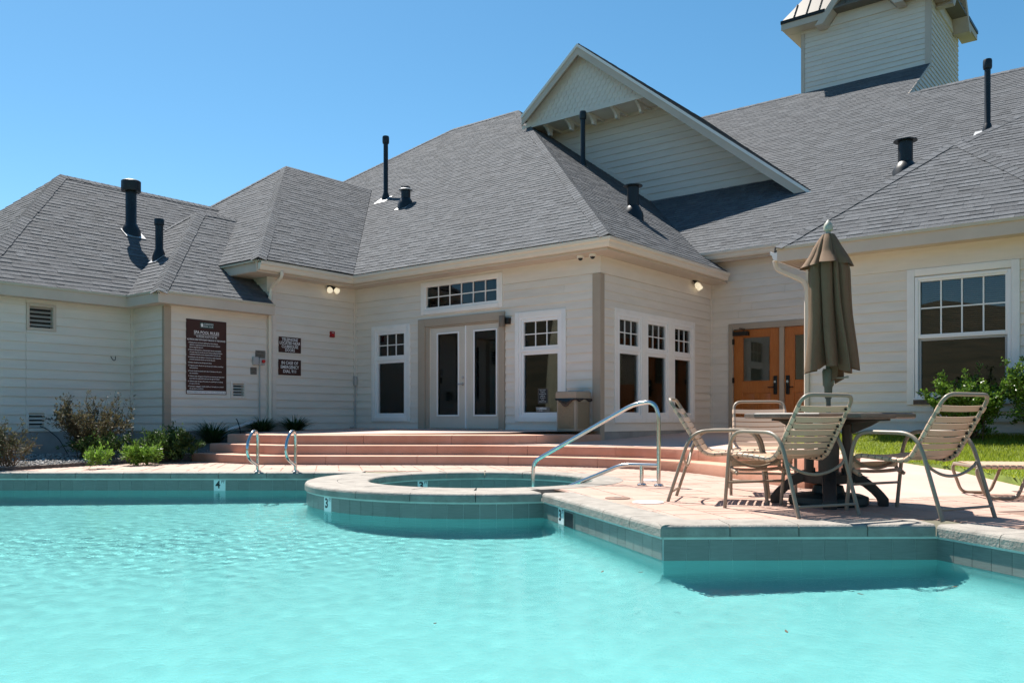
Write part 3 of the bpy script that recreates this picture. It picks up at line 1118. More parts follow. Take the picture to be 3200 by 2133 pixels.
strip(Ft, 'corner_board', M['siding'], wS, 10.103, 10.19, 0.0, 0.022, 0.47, 2.76)
strip(Ft, 'foundation', M['found'], wS, YS-0.01, 10.2, 0.0, 0.010, -0.05, 0.478)
# side of the projecting bay and the left wing
wB = wall_back(Fb, XL-0.1, XT-0.001, 0.0, 2.78, [])
siding(Fb, wB, XL+0.055, XT-0.002, 0.48, 2.76)
strip(Fb, 'corner_board', M['siding'], wB, XL, XL+0.052, 0.0, 0.024, 0.48, 2.76)
strip(Fb, 'corner_board', M['taupe'], wB, XT-0.05, XT+0.001, 0.0, 0.026, 0.47, 2.70)
strip(Fb, 'foundation', M['found'], wB, XL, XT-0.002, 0.0, 0.010, -0.05, 0.478)
H_V1 = (6.19, 6.565, 2.25, 2.605); H_V3 = (6.175, 6.425, 0.545, 0.79)
wL = wall_back(Fl, 5.48, YS+0.1, -0.05, 2.78, [H_V1, H_V3])
siding(Fl, wL, 5.48, YS-0.06, 0.48, 2.76, [(6.135, 6.62, 2.194, 2.66), (6.129, 6.473, 0.485, 0.844)])
strip(Fl, 'corner_board', M['siding'], wL, YS-0.057, YS-0.001, 0.0, 0.024, 0.48, 2.76)
strip(Fl, 'foundation', M['found'], wL, 5.48, YS, 0.0, 0.010, -0.05, 0.478)
# end wall of the left wing
Fe = Fr('-y', 5.48)
wE = wall_back(Fe, -23.2, XL-0.001, -0.05, 2.78, [])
siding(Fe, wE, -23.2, XL-0.002, 0.48, 2.76)
strip(Fe, 'corner_board', M['siding'], wE, XL-0.06, XL+0.026, 0.0, 0.03, 0.48, 2.74)
strip(Fe, 'foundation', M['found'], wE, -23.2, XL-0.002, 0.0, 0.010, -0.05, 0.478)
# wall of the wooden doors
H_OD = (-7.52, -5.45, 0.45, 2.53)
wO = wall_back(Fo, XD-0.1, -4.8, 0.2, 4.08, [H_OD])
siding(Fo, wO, XD+0.055, -4.95, 0.47, 4.06, [(-7.606, -5.36, 0.4, 2.655)])
strip(Fo, 'corner_board', M['siding'], wO, XD+0.0, XD+0.053, 0.0, 0.024, 0.45, 3.50)
# right wing
H_BW = (-3.35, -2.075, 1.00, 2.83)
wR = wall_back(Fr_, -4.99, 3.0, 0.1, 3.30, [H_BW])
siding(Fr_, wR, -4.93, 3.0, 0.20, 2.94, [(-3.455, -1.97, 0.905, 2.945)], zc=0.655)
strip(Fr_, 'corner_board', M['siding'], wR, -4.995, -4.933, 0.0, 0.026, 0.2, 2.94)
strip(Fr_, 'frieze_board', M['siding'], wR, -4.995, -3.457, 0.0, 0.022, 2.945, 3.26)
strip(Fr_, 'frieze_board', M['siding'], wR, -3.457, 3.0, 0.0, 0.022, 2.948, 3.26)
Fx = Fr('-x', -4.99)
wall_back(Fx, YR+0.001, YO, 0.1, 3.4, [])
# the part of the telephone block that stands above the low roof
Fq = Fr('-y', 10.19)
wQ = wall_back(Fq, -22.5, XT-0.001, 2.4, 3.62, [])
siding(Fq, wQ, -17.0, XT+0.018, 2.6, 3.6)
# interior that shows through the panes
def interior():
    mb = MB()
    mb.box((-14.2, 15.9, 0.3), (-8.1, 16.0, 3.4))
    mb.box((-14.2, 12.5, 0.42), (-8.1, 16.0, 0.46))
    mb.box((-14.2, 12.5, 3.45), (-8.1, 16.0, 3.5))
    mb.box((-14.25, 12.5, 0.3), (-14.2, 16.0, 3.4))
    mb.box((-8.1, 18.3, 0.3), (-4.9, 18.4, 3.4))
    mb.box((-8.1, 16.7, 0.38), (-4.9, 18.4, 0.42))
    mb.box((-8.1, 16.7, 3.4), (-4.9, 18.4, 3.45))
    mb.build('interior', M['inter'], club)
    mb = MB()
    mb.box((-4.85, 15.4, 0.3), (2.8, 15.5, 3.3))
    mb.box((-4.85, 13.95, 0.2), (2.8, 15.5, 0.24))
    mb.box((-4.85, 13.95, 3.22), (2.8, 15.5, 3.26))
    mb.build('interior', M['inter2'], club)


interior()


# ---------------------------------------------------------------- windows
def ring_frame(fr, name, matl, parent, u0, u1, z0, z1, w, n0, n1, bevel=0.0, wb=None):
    """rectangular frame with mitred members as one mesh"""
    wb = w if wb is None else wb
    mb = MB()
    fr.box(mb, u0, u0+w, n0, n1, z0, z1); fr.box(mb, u1-w, u1, n0, n1, z0, z1)
    fr.box(mb, u0+w, u1-w, n0, n1, z1-w, z1); fr.box(mb, u0+w, u1-w, n0, n1, z0, z0+wb)
    return mb.build(name, matl, parent, bevel=bevel)


def pane(fr, parent, u0, u1, z0, z1, n=-0.03, matl=None):
    return strip(fr, 'pane', matl or M['glass'], parent, u0, u1, n-0.006, n, z0, z1)


def muntins(fr, parent, u0, u1, z0, z1, nu, nz, w=0.018, n0=-0.028, n1=-0.012, matl=None):
    for i in range(1, nu):
        u = lerp(u0, u1, i/nu); strip(fr, 'muntin', matl or M['vinyl'], parent, u-w/2, u+w/2, n0, n1, z0, z1)
    for j in range(1, nz):
        z = lerp(z0, z1, j/nz); strip(fr, 'muntin', matl or M['vinyl'], parent, u0, u1, n0+0.002, n1-0.002, z-w/2, z+w/2)


def tall_unit(fr, u0, u1, parent=None):
    """vinyl unit: grilled upper sash above a tall fixed pane (0.70 to 2.60)"""
    mb = MB()
    w = 0.045
    fr.box(mb, u0, u0+w, -0.06, 0.028, 0.70, 2.58); fr.box(mb, u1-w, u1, -0.06, 0.028, 0.70, 2.58)
    fr.box(mb, u0+w, u1-w, -0.06, 0.027, 2.515, 2.58); fr.box(mb, u0+w, u1-w, -0.06, 0.027, 0.70, 0.765)
    fr.box(mb, u0+w, u1-w, -0.06, 0.027, 1.915, 1.965)
    win = mb.build('window', M['vinyl'], club, bevel=0.004, seg=1)
    ring_frame(fr, 'sash', M['vinyl'], win, u0+w, u1-w, 1.965, 2.515, 0.052, -0.05, 0.012, 0.003)
    ring_frame(fr, 'sash', M['vinyl'], win, u0+w, u1-w, 0.765, 1.915, 0.052, -0.05, 0.012, 0.003)
    a, b = u0+w+0.052, u1-w-0.052
    pane(fr, win, a, b, 2.017, 2.463); pane(fr, win, a, b, 0.817, 1.863)
    muntins(fr, win, a, b, 2.017, 2.463, 3, 2)
    return win


def casing(fr, win, u0, u1, z0, z1, w, matl, n1=0.034, sill=True):
    strip(fr, 'casing', matl, win, u0, u0+w, 0, n1, z0, z1, 0.003)
    strip(fr, 'casing', matl, win, u1-w, u1, 0, n1, z0, z1, 0.003)
    strip(fr, 'casing', matl, win, u0+w, u1-w, 0, n1-0.002, z1-w, z1, 0.003)
    strip(fr, 'sill' if sill else 'casing', matl, win, u0+w, u1-w, 0, n1+(0.012 if sill else -0.002), z0, z0+w*0.95, 0.003)


wa = tall_unit(Fd, -13.66, -12.69); casing(Fd, wa, -13.754, -12.598, 0.648, 2.65, 0.092, M['trimw'])
wb_ = tall_unit(Fd, -9.757, -8.80); casing(Fd, wb_, -9.85, -8.706, 0.648, 2.65, 0.092, M['trimw'])
for i, (a, b) in enumerate(((12.925, 13.765), (13.93, 14.785), (14.97, 15.81))):
    tall_unit(F3, a, b)
cs = MB()
for a, b in ((12.832, 12.925), (13.765, 13.93), (14.785, 14.97), (15.81, 15.883)): F3.box(cs, a, b, 0, 0.034, 0.632, 2.648)
for a, b in ((12.925, 13.765), (13.93, 14.785), (14.97, 15.81)):
    F3.box(cs, a, b, 0, 0.032, 2.575, 2.648); F3.box(cs, a, b, 0, 0.036, 0.632, 0.705)
cs.build('window_casing', M['trimw'], club, bevel=0.003, seg=1)
# transom
tr = ring_frame(Fd, 'window', M['vinyl'], club, -12.19, -10.245, 2.875, 3.385, 0.05, -0.05, 0.026, 0.004)
pane(Fd, tr, -12.14, -10.295, 2.925, 3.335); muntins(Fd, tr, -12.14, -10.295, 2.925, 3.335, 6, 2, 0.02)
casing(Fd, tr, -12.282, -10.151, 2.787, 3.439, 0.092, M['trimw'])
# big window of the right wing: grilled upper sash with blind, open lower sash with insect screen
bw = ring_frame(Fr_, 'window', M['vinyl'], club, -3.345, -2.08, 1.01, 2.822, 0.045, -0.07, 0.026, 0.004)
us = ring_frame(Fr_, 'sash', M['vinyl'], bw, -3.30, -2.125, 1.90, 2.777, 0.028, -0.04, 0.012, 0.003, wb=0.06)
pane(Fr_, us, -3.272, -2.153, 1.955, 2.749); muntins(Fr_, us, -3.272, -2.153, 1.955, 2.749, 4, 2, 0.02)
ls = ring_frame(Fr_, 'sash', M['ebox'], bw, -3.30, -2.125, 1.055, 1.90, 0.035, -0.06, -0.015, 0.003)
pane(Fr_, ls, -3.265, -2.16, 1.09, 1.865, -0.05)
casing(Fr_, bw, -3.454, -1.972, 0.912, 2.944, 0.105, M['trimw'], 0.036)
for k in range(26):
    z = 2.74-k*0.030
    strip(Fr_, 'blind_slat', M['blind'], us, -3.262, -2.162, -0.105, -0.085, z, z+0.006)
strip(Fr_, 'peeling_patch', M['peel'], bw, -3.36, -2.95, 0.037, 0.0505, 0.915, 0.985)


# ---------------------------------------------------------------- doors
def french_doors():
    cb = MB()
    Fd.box(cb, -12.352, -12.16, 0, 0.045, 0.46, 2.70); Fd.box(cb, -10.235, -10.092, 0, 0.045, 0.46, 2.70)
    Fd.box(cb, -12.16, -10.235, 0, 0.043, 2.545, 2.70)
    Fd.box(cb, -12.16, -12.06, -0.12, 0.02, 0.46, 2.545); Fd.box(cb, -12.06, -10.235, -0.12, 0.018, 2.512, 2.545)
    Fd.box(cb, -12.06, -10.235, -0.14, 0.02, 0.46, 0.505)
    cb.build('door_casing', M['taupe'], club, bevel=0.004, seg=1)
    for i, (a, b) in enumerate(((-12.055, -11.108), (-11.072, -10.24))):
        ga, gb = ((-11.865, -11.268), (-10.895, -10.30))[i]
        mb = MB(); n0, n1 = -0.055, -0.01
        Fd.box(mb, a, ga, n0, n1, 0.515, 2.508); Fd.box(mb, gb, b, n0, n1, 0.515, 2.508)
        Fd.box(mb, ga, gb, n0, n1, 2.405, 2.508); Fd.box(mb, ga, gb, n0, n1, 0.515, 0.75)
        d = mb.build('door', M['doorc'], club)
        ring_frame(Fd, 'lite_frame', M['vinyl'], d, ga, gb, 0.75, 2.405, 0.030, -0.012, 0.004, 0.003)
        pane(Fd, d, ga+0.02, gb-0.02, 0.77, 2.385, -0.03)
        if i == 0:
            hb = MB(); c = Fd.P(-11.167, -0.008, 1.372)
            hb.tube([c, c+Vector((0, -0.012, 0))], 0.030, 14); hb.tube(arc_pts([c+Vector((0, -0.01, 0)), c+Vector((0, -0.05, 0)), c+Vector((-0.10, -0.055, 0.0))], 5, 0.02), 0.010, 8)
            hb.build('handle', M['chrome'], d, True)
            db = MB(); c = Fd.P(-11.167, -0.008, 1.503); db.tube([c, c+Vector((0, -0.016, 0)), c+Vector((0, -0.02, 0))], [0.028, 0.028, 0.022], 14); db.build('deadbolt', M['ebox'], d, True)
    strip(Fd, 'astragal', M['vinyl'], club, -11.106, -11.074, -0.02, 0.008, 0.515, 2.508)


french_doors()


def wooden_doors():
    cb = MB()
    Fo.box(cb, -7.604, -7.512, 0, 0.04, 0.42, 2.653); Fo.box(cb, -5.455, -5.362, 0, 0.04, 0.42, 2.653)
    Fo.box(cb, -7.512, -5.455, 0, 0.038, 2.528, 2.653)
    Fo.box(cb, -6.530, -6.438, -0.08, 0.03, 0.42, 2.528)
    Fo.box(cb, -7.512, -5.455, -0.1, 0.01, 0.42, 0.468)
    cb.build('door_casing', M['taupe'], club, bevel=0.004, seg=1)
    for i, (a, b) in enumerate(((-7.508, -6.534), (-6.434, -5.459))):
        ga, gb = a+0.19, b-0.19
        mb = MB(); n0, n1 = -0.06, -0.012
        Fo.box(mb, a, ga, n0, n1, 0.475, 2.522); Fo.box(mb, gb, b, n0, n1, 0.475, 2.522)
        Fo.box(mb, ga, gb, n0, n1, 2.37, 2.522); Fo.box(mb, ga, gb, n0, n1, 1.22, 1.455); Fo.box(mb, ga, gb, n0, n1, 0.475, 0.70)
        m2 = (ga+gb)/2; Fo.box(mb, m2-0.05, m2+0.05, n0, n1, 0.70, 1.22)
        d = mb.build('door', M['wood'], club, bevel=0.004, seg=1)
        for (p, q) in ((ga, m2-0.05), (m2+0.05, gb)):
            strip(Fo, 'panel', M['wood'], d, p-0.005, q+0.005, -0.05, -0.026, 0.695, 1.225, 0.006)
        ring_frame(Fo, 'glass_stop', M['wood'], d, ga, gb, 1.455, 2.37, 0.018, -0.03, -0.006, 0.003)
        pane(Fo, d, ga+0.01, gb-0.01, 1.465, 2.36, -0.03)
        hx = -6.62 if i == 0 else -6.366
        hb = MB(); Fo.box(hb, hx-0.035, hx+0.035, -0.012, 0.016, 1.19, 1.56); hp = hb.build('lock_plate', M['bronze'], d, bevel=0.006)
        hb = MB(); c = Fo.P(hx, 0.014, 1.44); hb.tube([c, c+Vector((0, -0.02, 0))], 0.025, 12); hb.build('lock_cylinder', M['chrome'], d, True)
        sg = -1 if i == 0 else 1
        hb = MB(); c = Fo.P(hx, 0.01, 1.33); hb.tube(arc_pts([c, c+Vector((0, -0.05, 0)), c+Vector((sg*0.13, -0.055, 0))], 5, 0.03), 0.011, 8); hb.build('handle', M['bronze'], d, True)
        for hz in (0.75, 1.49, 2.28):
            hu = a+0.005 if i == 0 else b-0.005
            strip(Fo, 'hinge', M['bronze'], d, hu-0.018, hu+0.012, -0.012, 0.045, hz-0.055, hz+0.055)
    cl = MB(); Fo.box(cl, -7.495, -7.17, -0.01, 0.075, 2.40, 2.48)
    c = Fo.P(-7.28, 0.04, 2.485); cl.tube([c, c+Vector((0.08, -0.10, 0.035)), Fo.P(-7.36, 0.05, 2.55)], 0.012, 6)
    cl.build('door_closer', M['bronze'], club)


wooden_doors()


def louvre(fr, u0, u1, z0, z1, w, n, matl, tilt=0.035, dark=True):
    v = ring_frame(fr, 'wall_vent', matl, club, u0, u1, z0, z1, w, -0.06, 0.028, 0.003)
    strip(fr, 'vent_back', M['black'], v, u0+w, u1-w, -0.10, -0.075, z0+w, z1-w)
    a, b, c, d = u0+w, u1-w, z0+w, z1-w
    for i in range(n):
        zt = lerp(d, c, i/n); h = (d-c)/n
        mb = MB(); mb.prism([fr.P(a, -0.05, zt), fr.P(a, -0.04, zt), fr.P(a, 0.022, zt-h*0.62), fr.P(a, 0.012, zt-h*0.62)], [fr.P(b, -0.05, zt), fr.P(b, -0.04, zt), fr.P(b, 0.022, zt-h*0.62), fr.P(b, 0.012, zt-h*0.62)])
        o = mb.build('louvre_blade', matl, v)
        bm = bmesh.new(); bm.from_mesh(o.data); bmesh.ops.recalc_face_normals(bm, faces=bm.faces); bm.to_mesh(o.data); bm.free()
    return v


louvre(Ft, 9.307, 9.654, 1.085, 1.421, 0.052, 4, M['siding'])
louvre(Fl, 6.131, 6.471, 0.487, 0.842, 0.045, 4, M['siding'])
lv = louvre(Fl, 6.137, 6.618, 2.196, 2.658, 0.050, 5, M['fascia'])
# ---------------------------------------------------------------- roofs
SHING = []        # (screen size, top ring, bottom ring, tone, parent)
CAMI = cam.matrix_basis.inverted() if False else None


def scr(p):
    X, Y = CA*p.x+SA*p.y, -SA*p.x+CA*p.y
    if Y < 0.5: return None
    return (1600+FPX*X/Y, HOR-FPX*(p.z-ZC)/Y)


def roof(pts, udir, name='roof', parts=True, expo=0.143, seed=1, thick=0.05):
    """one roof slope: 3-D polygon, eave direction udir; shingles lie on it course by course"""
    P = [Vector(p) for p in pts]
    n = Vector((0, 0, 0))
    for i in range(1, len(P)-1): n += (P[i]-P[0]).cross(P[i+1]-P[0])
    n.normalize()
    if n.z < 0: n = -n; P = P[::-1]
    u = Vector(udir).normalized(); v = n.cross(u).normalized()
    if v.z < 0: v = -v; u = -u
    o = P[0]
    poly = [((p-o).dot(u), (p-o).dot(v)) for p in P]
    tri = tessellate_polygon([[Vector((a, b, 0)) for a, b in poly]])
    mb = MB()
    off = n*0.004
    vs = [p-n*thick for p in P]+[p+off*0 for p in P]; m = len(P)
    fs = []
    for t in tri:
        a, b, c = t
        nn = (P[b]-P[a]).cross(P[c]-P[a])
        if nn.dot(n) < 0: a, c = c, a
        fs.append((a+m, b+m, c+m)); fs.append((c, b, a))
    fs += [(i, (i+1) % m, m+(i+1) % m, m+i) for i in range(m)]
    mb.add(vs, fs)
    ro = mb.build(name, M['under'], club)
    if not parts: return ro
    rnd = random.Random(seed)
    v0 = min(p[1] for p in poly); v1 = max(p[1] for p in poly)
    k = 0
    vv = v0-0.015
    while vv < v1:
        row = clip_rect(list(poly), -1e3, 1e3, vv, vv+expo+0.02)
        if len(row) >= 3:
            ua, ub = min(p[0] for p in row), max(p[0] for p in row)
            x = ua-rnd.uniform(0, 0.3)
            while x < ub:
                wd = rnd.choice((0.14, 0.17, 0.2, 0.24, 0.29, 0.33))
                q = clip_rect(list(poly), x, x+wd-0.002, vv, vv+expo+0.012)
                if len(q) >= 3 and abs(area2(q)) > 2e-4:
                    if area2(q) < 0: q = q[::-1]
                    thk = 0.0125 if rnd.random() < 0.55 else 0.0075
                    h = [lerp(thk, 0.0015, (b-vv)/(expo+0.012)) for a, b in q]
                    top = [o+u*a+v*b+n*hh for (a, b), hh in zip(q, h)]
                    bot = [o+u*a+v*b+n*0.0005 for a, b in q]
                    tone = min(1, max(0, rnd.gauss(0.5, 0.2)-(0.10 if thk < 0.01 else -0.06)))
                    s = [scr(p) for p in top]
                    ar = 0
                    if all(s):
                        ar = abs(area2(s))
                        cx = sum(p[0] for p in s)/len(s); cy = sum(p[1] for p in s)/len(s)
                        if not (0 <= cx <= 3200 and 0 <= cy <= 2133): ar = 0
                        c3_ = sum(top, Vector())/len(top)
                        if n.dot(Vector((0, 0, ZC))-c3_) <= 0: ar = 0
                    SHING.append((ar, top, bot, tone, ro))
                x += wd
        vv += expo; k += 1
    return ro


def caps(a, b, nA, nB, parent, expo=0.15, wdt=0.15):
    """bent cap shingles along a hip or ridge from a (low) to b (high)"""
    a, b = Vector(a), Vector(b); L = (b-a).length; d = (b-a)/L
    nA, nB = Vector(nA).normalized(), Vector(nB).normalized()
    sA = d.cross(nA); sB = d.cross(nB)
    up = (nA+nB).normalized()
    # each side runs down its own slope
    if sA.dot(nB) > 0: sA = -sA
    if sB.dot(nA) > 0: sB = -sB
    n = int(L/expo)+1
    for i in range(n):
        s0, s1 = i*expo, min(L, i*expo+expo+0.05)
        if s1-s0 < 0.03: continue
        hl, hh = 0.022, 0.013
        w = wdt*random.uniform(0.95, 1.05)
        def ringp(s, h):
            p = a+d*s
            return [p+sA*w+nA*h, p+up*(h+0.006), p+sB*w+nB*h, p+sB*w+nB*(h-0.008), p+up*(h-0.006), p+sA*w+nA*(h-0.008)]
        mb = MB(); mb.prism(ringp(s0, hl), ringp(s1, hh), random.random())
        o = mb.build('cap_shingle', M['shingle'], parent)
        bm = bmesh.new(); bm.from_mesh(o.data); bmesh.ops.recalc_face_normals(bm, faces=bm.faces); bm.to_mesh(o.data); bm.free()


def pn(facing, p):
    v = {'+x': (p, 0, 1), '-x': (-p, 0, 1), '-y': (0, -p, 1), '+y': (0, p, 1)}[facing]
    return Vector(v).normalized()


# main block over the terrace doors
PH = 0.73
rD = roof([(-13.81, 11.9, 3.70), (-7.525, 11.9, 3.70), (-16.475, 20.85, 10.233), (-19.2, 20.85, 10.233), (-28.15, 11.9, 3.70), (-23.7, 11.9, 3.7), (-18.75, 16.84, 7.306)], (1, 0, 0), seed=2)
r3 = roof([(-7.525, 11.9, 3.70), (-7.525, 16.41, 3.70), (-8.1, 16.41, 4.12), (-11.167, 19.656, 6.359), (-15.28, 19.656, 9.361), (-15.28, 20.85, 9.361), (-16.475, 20.85, 10.233)], (0, 1, 0), seed=3)
caps((-7.525, 11.9, 3.70), (-16.475, 20.85, 10.233), pn('-y', PH), pn('+x', PH), rD)
caps((-19.2, 20.85, 10.233), (-16.475, 20.85, 10.233), pn('-y', PH), pn('+y', PH), rD)
caps((-24.0, 16.05, 6.73), (-19.2, 20.85, 10.233), pn('-y', PH), pn('-x', PH), rD)
roof([(-28.15, 11.9, 3.7), (-19.2, 20.85, 10.233), (-16.475, 20.85, 10.233), (-7.5, 29.8, 3.7), (-28.15, 29.8, 3.7)], (1, 0, 0), parts=False)
# telephone block
rT = roof([(-13.81, 9.59, 3.72), (-13.81, 11.9, 3.70), (-18.75, 16.84, 7.306), (-18.75, 13.87, 7.316)], (0, 1, 0), seed=4)
rTe = roof([(-13.81, 9.59, 3.72), (-23.7, 9.59, 3.72), (-18.75, 13.87, 7.316)], (1, 0, 0), seed=5)
caps((-13.81, 9.59, 3.72), (-18.75, 13.87, 7.316), pn('-y', 0.84), pn('+x', 0.73), rT)
caps((-18.75, 13.87, 7.316), (-18.75, 16.84, 7.306), pn('+x', 0.73), pn('-x', 0.73), rT)
caps((-22.7, 10.45, 4.45), (-18.75, 13.87, 7.316), pn('-y', 0.84), pn('-x', 0.73), rTe)
# spa bay
rS = roof([(-14.02, 7.717, 2.90), (-14.02, 10.114, 2.90), (-14.31, 10.114, 3.11), (-14.31, 10.188, 3.11), (-17.25, 11.42, 5.258), (-17.25, 10.44, 5.258)], (0, 1, 0), seed=6)
rSe = roof([(-14.02, 7.717, 2.90), (-20.48, 7.717, 2.90), (-17.25, 10.44, 5.258)], (1, 0, 0), seed=7)
roof([(-17.25, 10.44, 5.258), (-17.25, 11.6, 5.258), (-20.48, 11.6, 2.9), (-20.48, 7.717, 2.9)], (0, 1, 0), parts=False)
caps((-14.02, 7.717, 2.90), (-17.25, 10.44, 5.258), pn('-y', 0.866), pn('+x', 0.73), rS)
caps((-17.25, 10.44, 5.258), (-17.25, 11.40, 5.258), pn('+x', 0.73), pn('-x', 0.73), rS)
caps((-18.4, 9.47, 4.42), (-17.25, 10.44, 5.258), pn('-y', 0.866), pn('-x', 0.73), rSe)
# left wing
rL = roof([(-15.127, 5.2, 2.92), (-15.127, 7.70, 2.92), (-16.2, 9.4, 3.703), (-17.6, 11.9, 4.725), (-18.4, 12.9, 5.309), (-19.33, 12.9, 5.988), (-19.33, 8.39, 5.988)], (0, 1, 0), seed=8)
rLe = roof([(-15.127, 5.2, 2.92), (-23.53, 5.2, 2.92), (-19.33, 8.39, 5.988)], (1, 0, 0), seed=9)
caps((-15.127, 5.2, 2.92), (-19.33, 8.39, 5.988), pn('-y', 0.96), pn('+x', 0.73), rL)
caps((-19.33, 8.39, 5.988), (-19.33, 12.4, 5.988), pn('+x', 0.73), pn('-x', 0.73), rL)
roof([(-23.53, 5.2, 2.92), (-19.33, 8.39, 5.988), (-19.33, 12.6, 5.988), (-23.53, 12.6, 2.92)], (0, 1, 0), parts=False)
# main roof behind, high and low ridge
PM = 0.667
def mz(y): return 4.12+PM*(y-16.3)
rM = roof([(-8.1, 16.3, mz(16.3)), (2.5, 16.3, mz(16.3)), (2.5, 23.85, mz(23.85)), (-5.90, 23.85, mz(23.85)), (-5.90, 26.15, mz(26.15)), (-13.5, 26.15, mz(26.15)), (-13.5, 22.0, mz(22.0)), (-11.167, 19.656, mz(19.656))], (1, 0, 0), seed=10)
caps((-13.4, 26.15, mz(26.15)), (-9.6, 26.15, mz(26.15)), pn('-y', PM), pn('+y', PM), rM, 0.2, 0.16)
caps((-5.6, 23.85, mz(23.85)), (0.5, 23.85, mz(23.85)), pn('-y', PM), pn('+y', PM), rM, 0.2, 0.16)
roof([(-5.85, 23.85, mz(23.85)), (2.5, 23.85, mz(23.85)), (2.5, 31, mz(16.7)), (-5.85, 31, mz(16.7))], (1, 0, 0), parts=False)
roof([(-13.5, 26.15, mz(26.15)), (-5.96, 26.15, mz(26.15)), (-5.96, 34, 5.45), (-13.5, 34, 5.45)], (1, 0, 0), parts=False)
# right wing hips
rR = roof([(-5.35, 13.47, 3.45), (-1.07, 13.47, 3.45), (-3.30, 16.5, 5.55)], (1, 0, 0), seed=11)
nR1 = Vector((0, -0.693, 1)).normalized()
roof([(-5.35, 13.47, 3.45), (-3.30, 16.5, 5.55), (-3.3, 19.2, 5.55), (-5.35, 17.0, 3.45)], (0, 1, 0), parts=False)
roof([(-1.07, 13.47, 3.45), (-3.30, 16.5, 5.55), (-3.3, 19.0, 5.55), (-1.07, 19.0, 3.45)], (0, 1, 0), seed=13)
def hz(y): return 3.8+0.667*(y-14.9)
rH = roof([(-3.95, 17.76, hz(17.76)), (-2.9, 16.6, hz(16.6)), (-1.9, 15.5, hz(15.5)), (2.5, 15.5, hz(15.5)), (2.5, 19.0, hz(19.0)), (-2.71, 19.0, hz(19.0))], (1, 0, 0), seed=12)
roof([(-3.95, 17.76, hz(17.76)), (-2.71, 19.0, hz(19.0)), (-2.71, 20.4, hz(18.4)), (-3.95, 18.6, 5.3)], (0, 1, 0), parts=False)
roof([(-1.07, 13.47, 3.45), (2.5, 13.47, 3.45), (2.5, 15.52, 4.214), (-1.95, 15.52, 4.214)], (1, 0, 0), seed=15)
caps((-5.35, 13.47, 3.45), (-3.30, 16.5, 5.55), nR1, (-0.7, 0.2, 0.7), rR, 0.16, 0.15)
caps((-1.07, 13.47, 3.45), (-3.30, 16.5, 5.55), nR1, (0.66, 0.0, 0.7), rR, 0.16, 0.15)
caps((-3.95, 17.76, hz(17.76)), (-2.71, 19.0, hz(19.0)), (0, -0.6, 0.8), (-0.6, 0.2, 0.75), rH, 0.16, 0.13)
caps((-2.71, 19.0, hz(19.0)), (2.5, 19.0, hz(19.0)), (0, -0.6, 0.8), (0, 0.6, 0.8), rH, 0.2, 0.13)

# gable
GX, GZ, GY, GS_ = -12.705, 10.52, 18.60, 0.796
gR = roof([(GX, GY, GZ), (-6.52, GY, GZ-(-6.52-GX)*GS_), (GX, 25.9, GZ)], (0, 1, 0), seed=14, thick=0.04)
gL = roof([(GX, GY, GZ), (-14.62, GY, GZ-(GX+14.62)*GS_), (-16.2, 25.5, GZ-(GX+16.2)*GS_), (GX, 25.9, GZ)], (0, 1, 0), parts=False, thick=0.04)
for sg, xe in ((1, -6.50), (-1, -14.56)):
    ze = GZ-abs(xe-GX)*GS_
    dn = Vector((0, 0, -1))
    for nm, t0, t1, y0, y1, ml in (('barge_board', 0.045, 0.30, GY-0.035, GY, M['fascia']), ('rake_trim', 0.02, 0.10, GY-0.06, GY-0.037, M['trimw'])):
        mb = MB()
        ring = [(GX, GZ-t0), (xe, ze-t0), (xe, ze-t1), (GX, GZ-t1)]
        mb.prism([(x, y0, z) for x, z in ring], [(x, y1, z) for x, z in ring])
        o = mb.build(nm, ml, club)
        bm = bmesh.new(); bm.from_mesh(o.data); bmesh.ops.recalc_face_normals(bm, faces=bm.faces); bm.to_mesh(o.data); bm.free()
    mb = MB()      # soffit of the rake
    ring = [(GX, GZ-0.06), (xe, ze-0.06), (xe, ze-0.10), (GX, GZ-0.10)]
    mb.prism([(x, GY+0.001, z) for x, z in ring], [(x, 19.70, z) for x, z in ring])
    mb.build('rake_soffit', M['fascia'], club)
Fg, Ff = Fr('-y', 19.656), Fr('-y', 18.82)
gp = [(-15.6, 9.12), (-15.6, 8.9), (-11.2, 6.0), (-7.0, 6.0), (-7.0, 5.98), (GX, GZ-0.06)]
gpoly = [(-14.8, GZ-0.1-(GX+14.8)*GS_), (-14.8, 8.6), (-11.167, 6.20), (-7.45, 6.20), (GX, GZ-0.1)]
mb = MB(); mb.prism([Fg.P(u, -0.1, z) for u, z in gpoly], [Fg.P(u, 0, z) for u, z in gpoly])
wG = mb.build('gable_wall', M['siding'], club)
siding(Fg, wG, -14.9, -7.3, 6.2, 9.3, shape=gpoly, zc=6.36, expo=0.178)
strip(Fg, 'base_trim', M['siding'], wG, -11.10, -7.55, 0, 0.04, 6.30, 6.42)
# trim that follows the roof up the left foot of the gable
mb = MB(); rg = [(-14.6, 8.87), (-11.167, 6.36), (-11.0, 6.36), (-14.5, 8.93)]
mb.prism([Fg.P(u, 0, z) for u, z in rg], [Fg.P(u, 0.035, z) for u, z in rg]); mb.build('base_trim', M['siding'], wG)
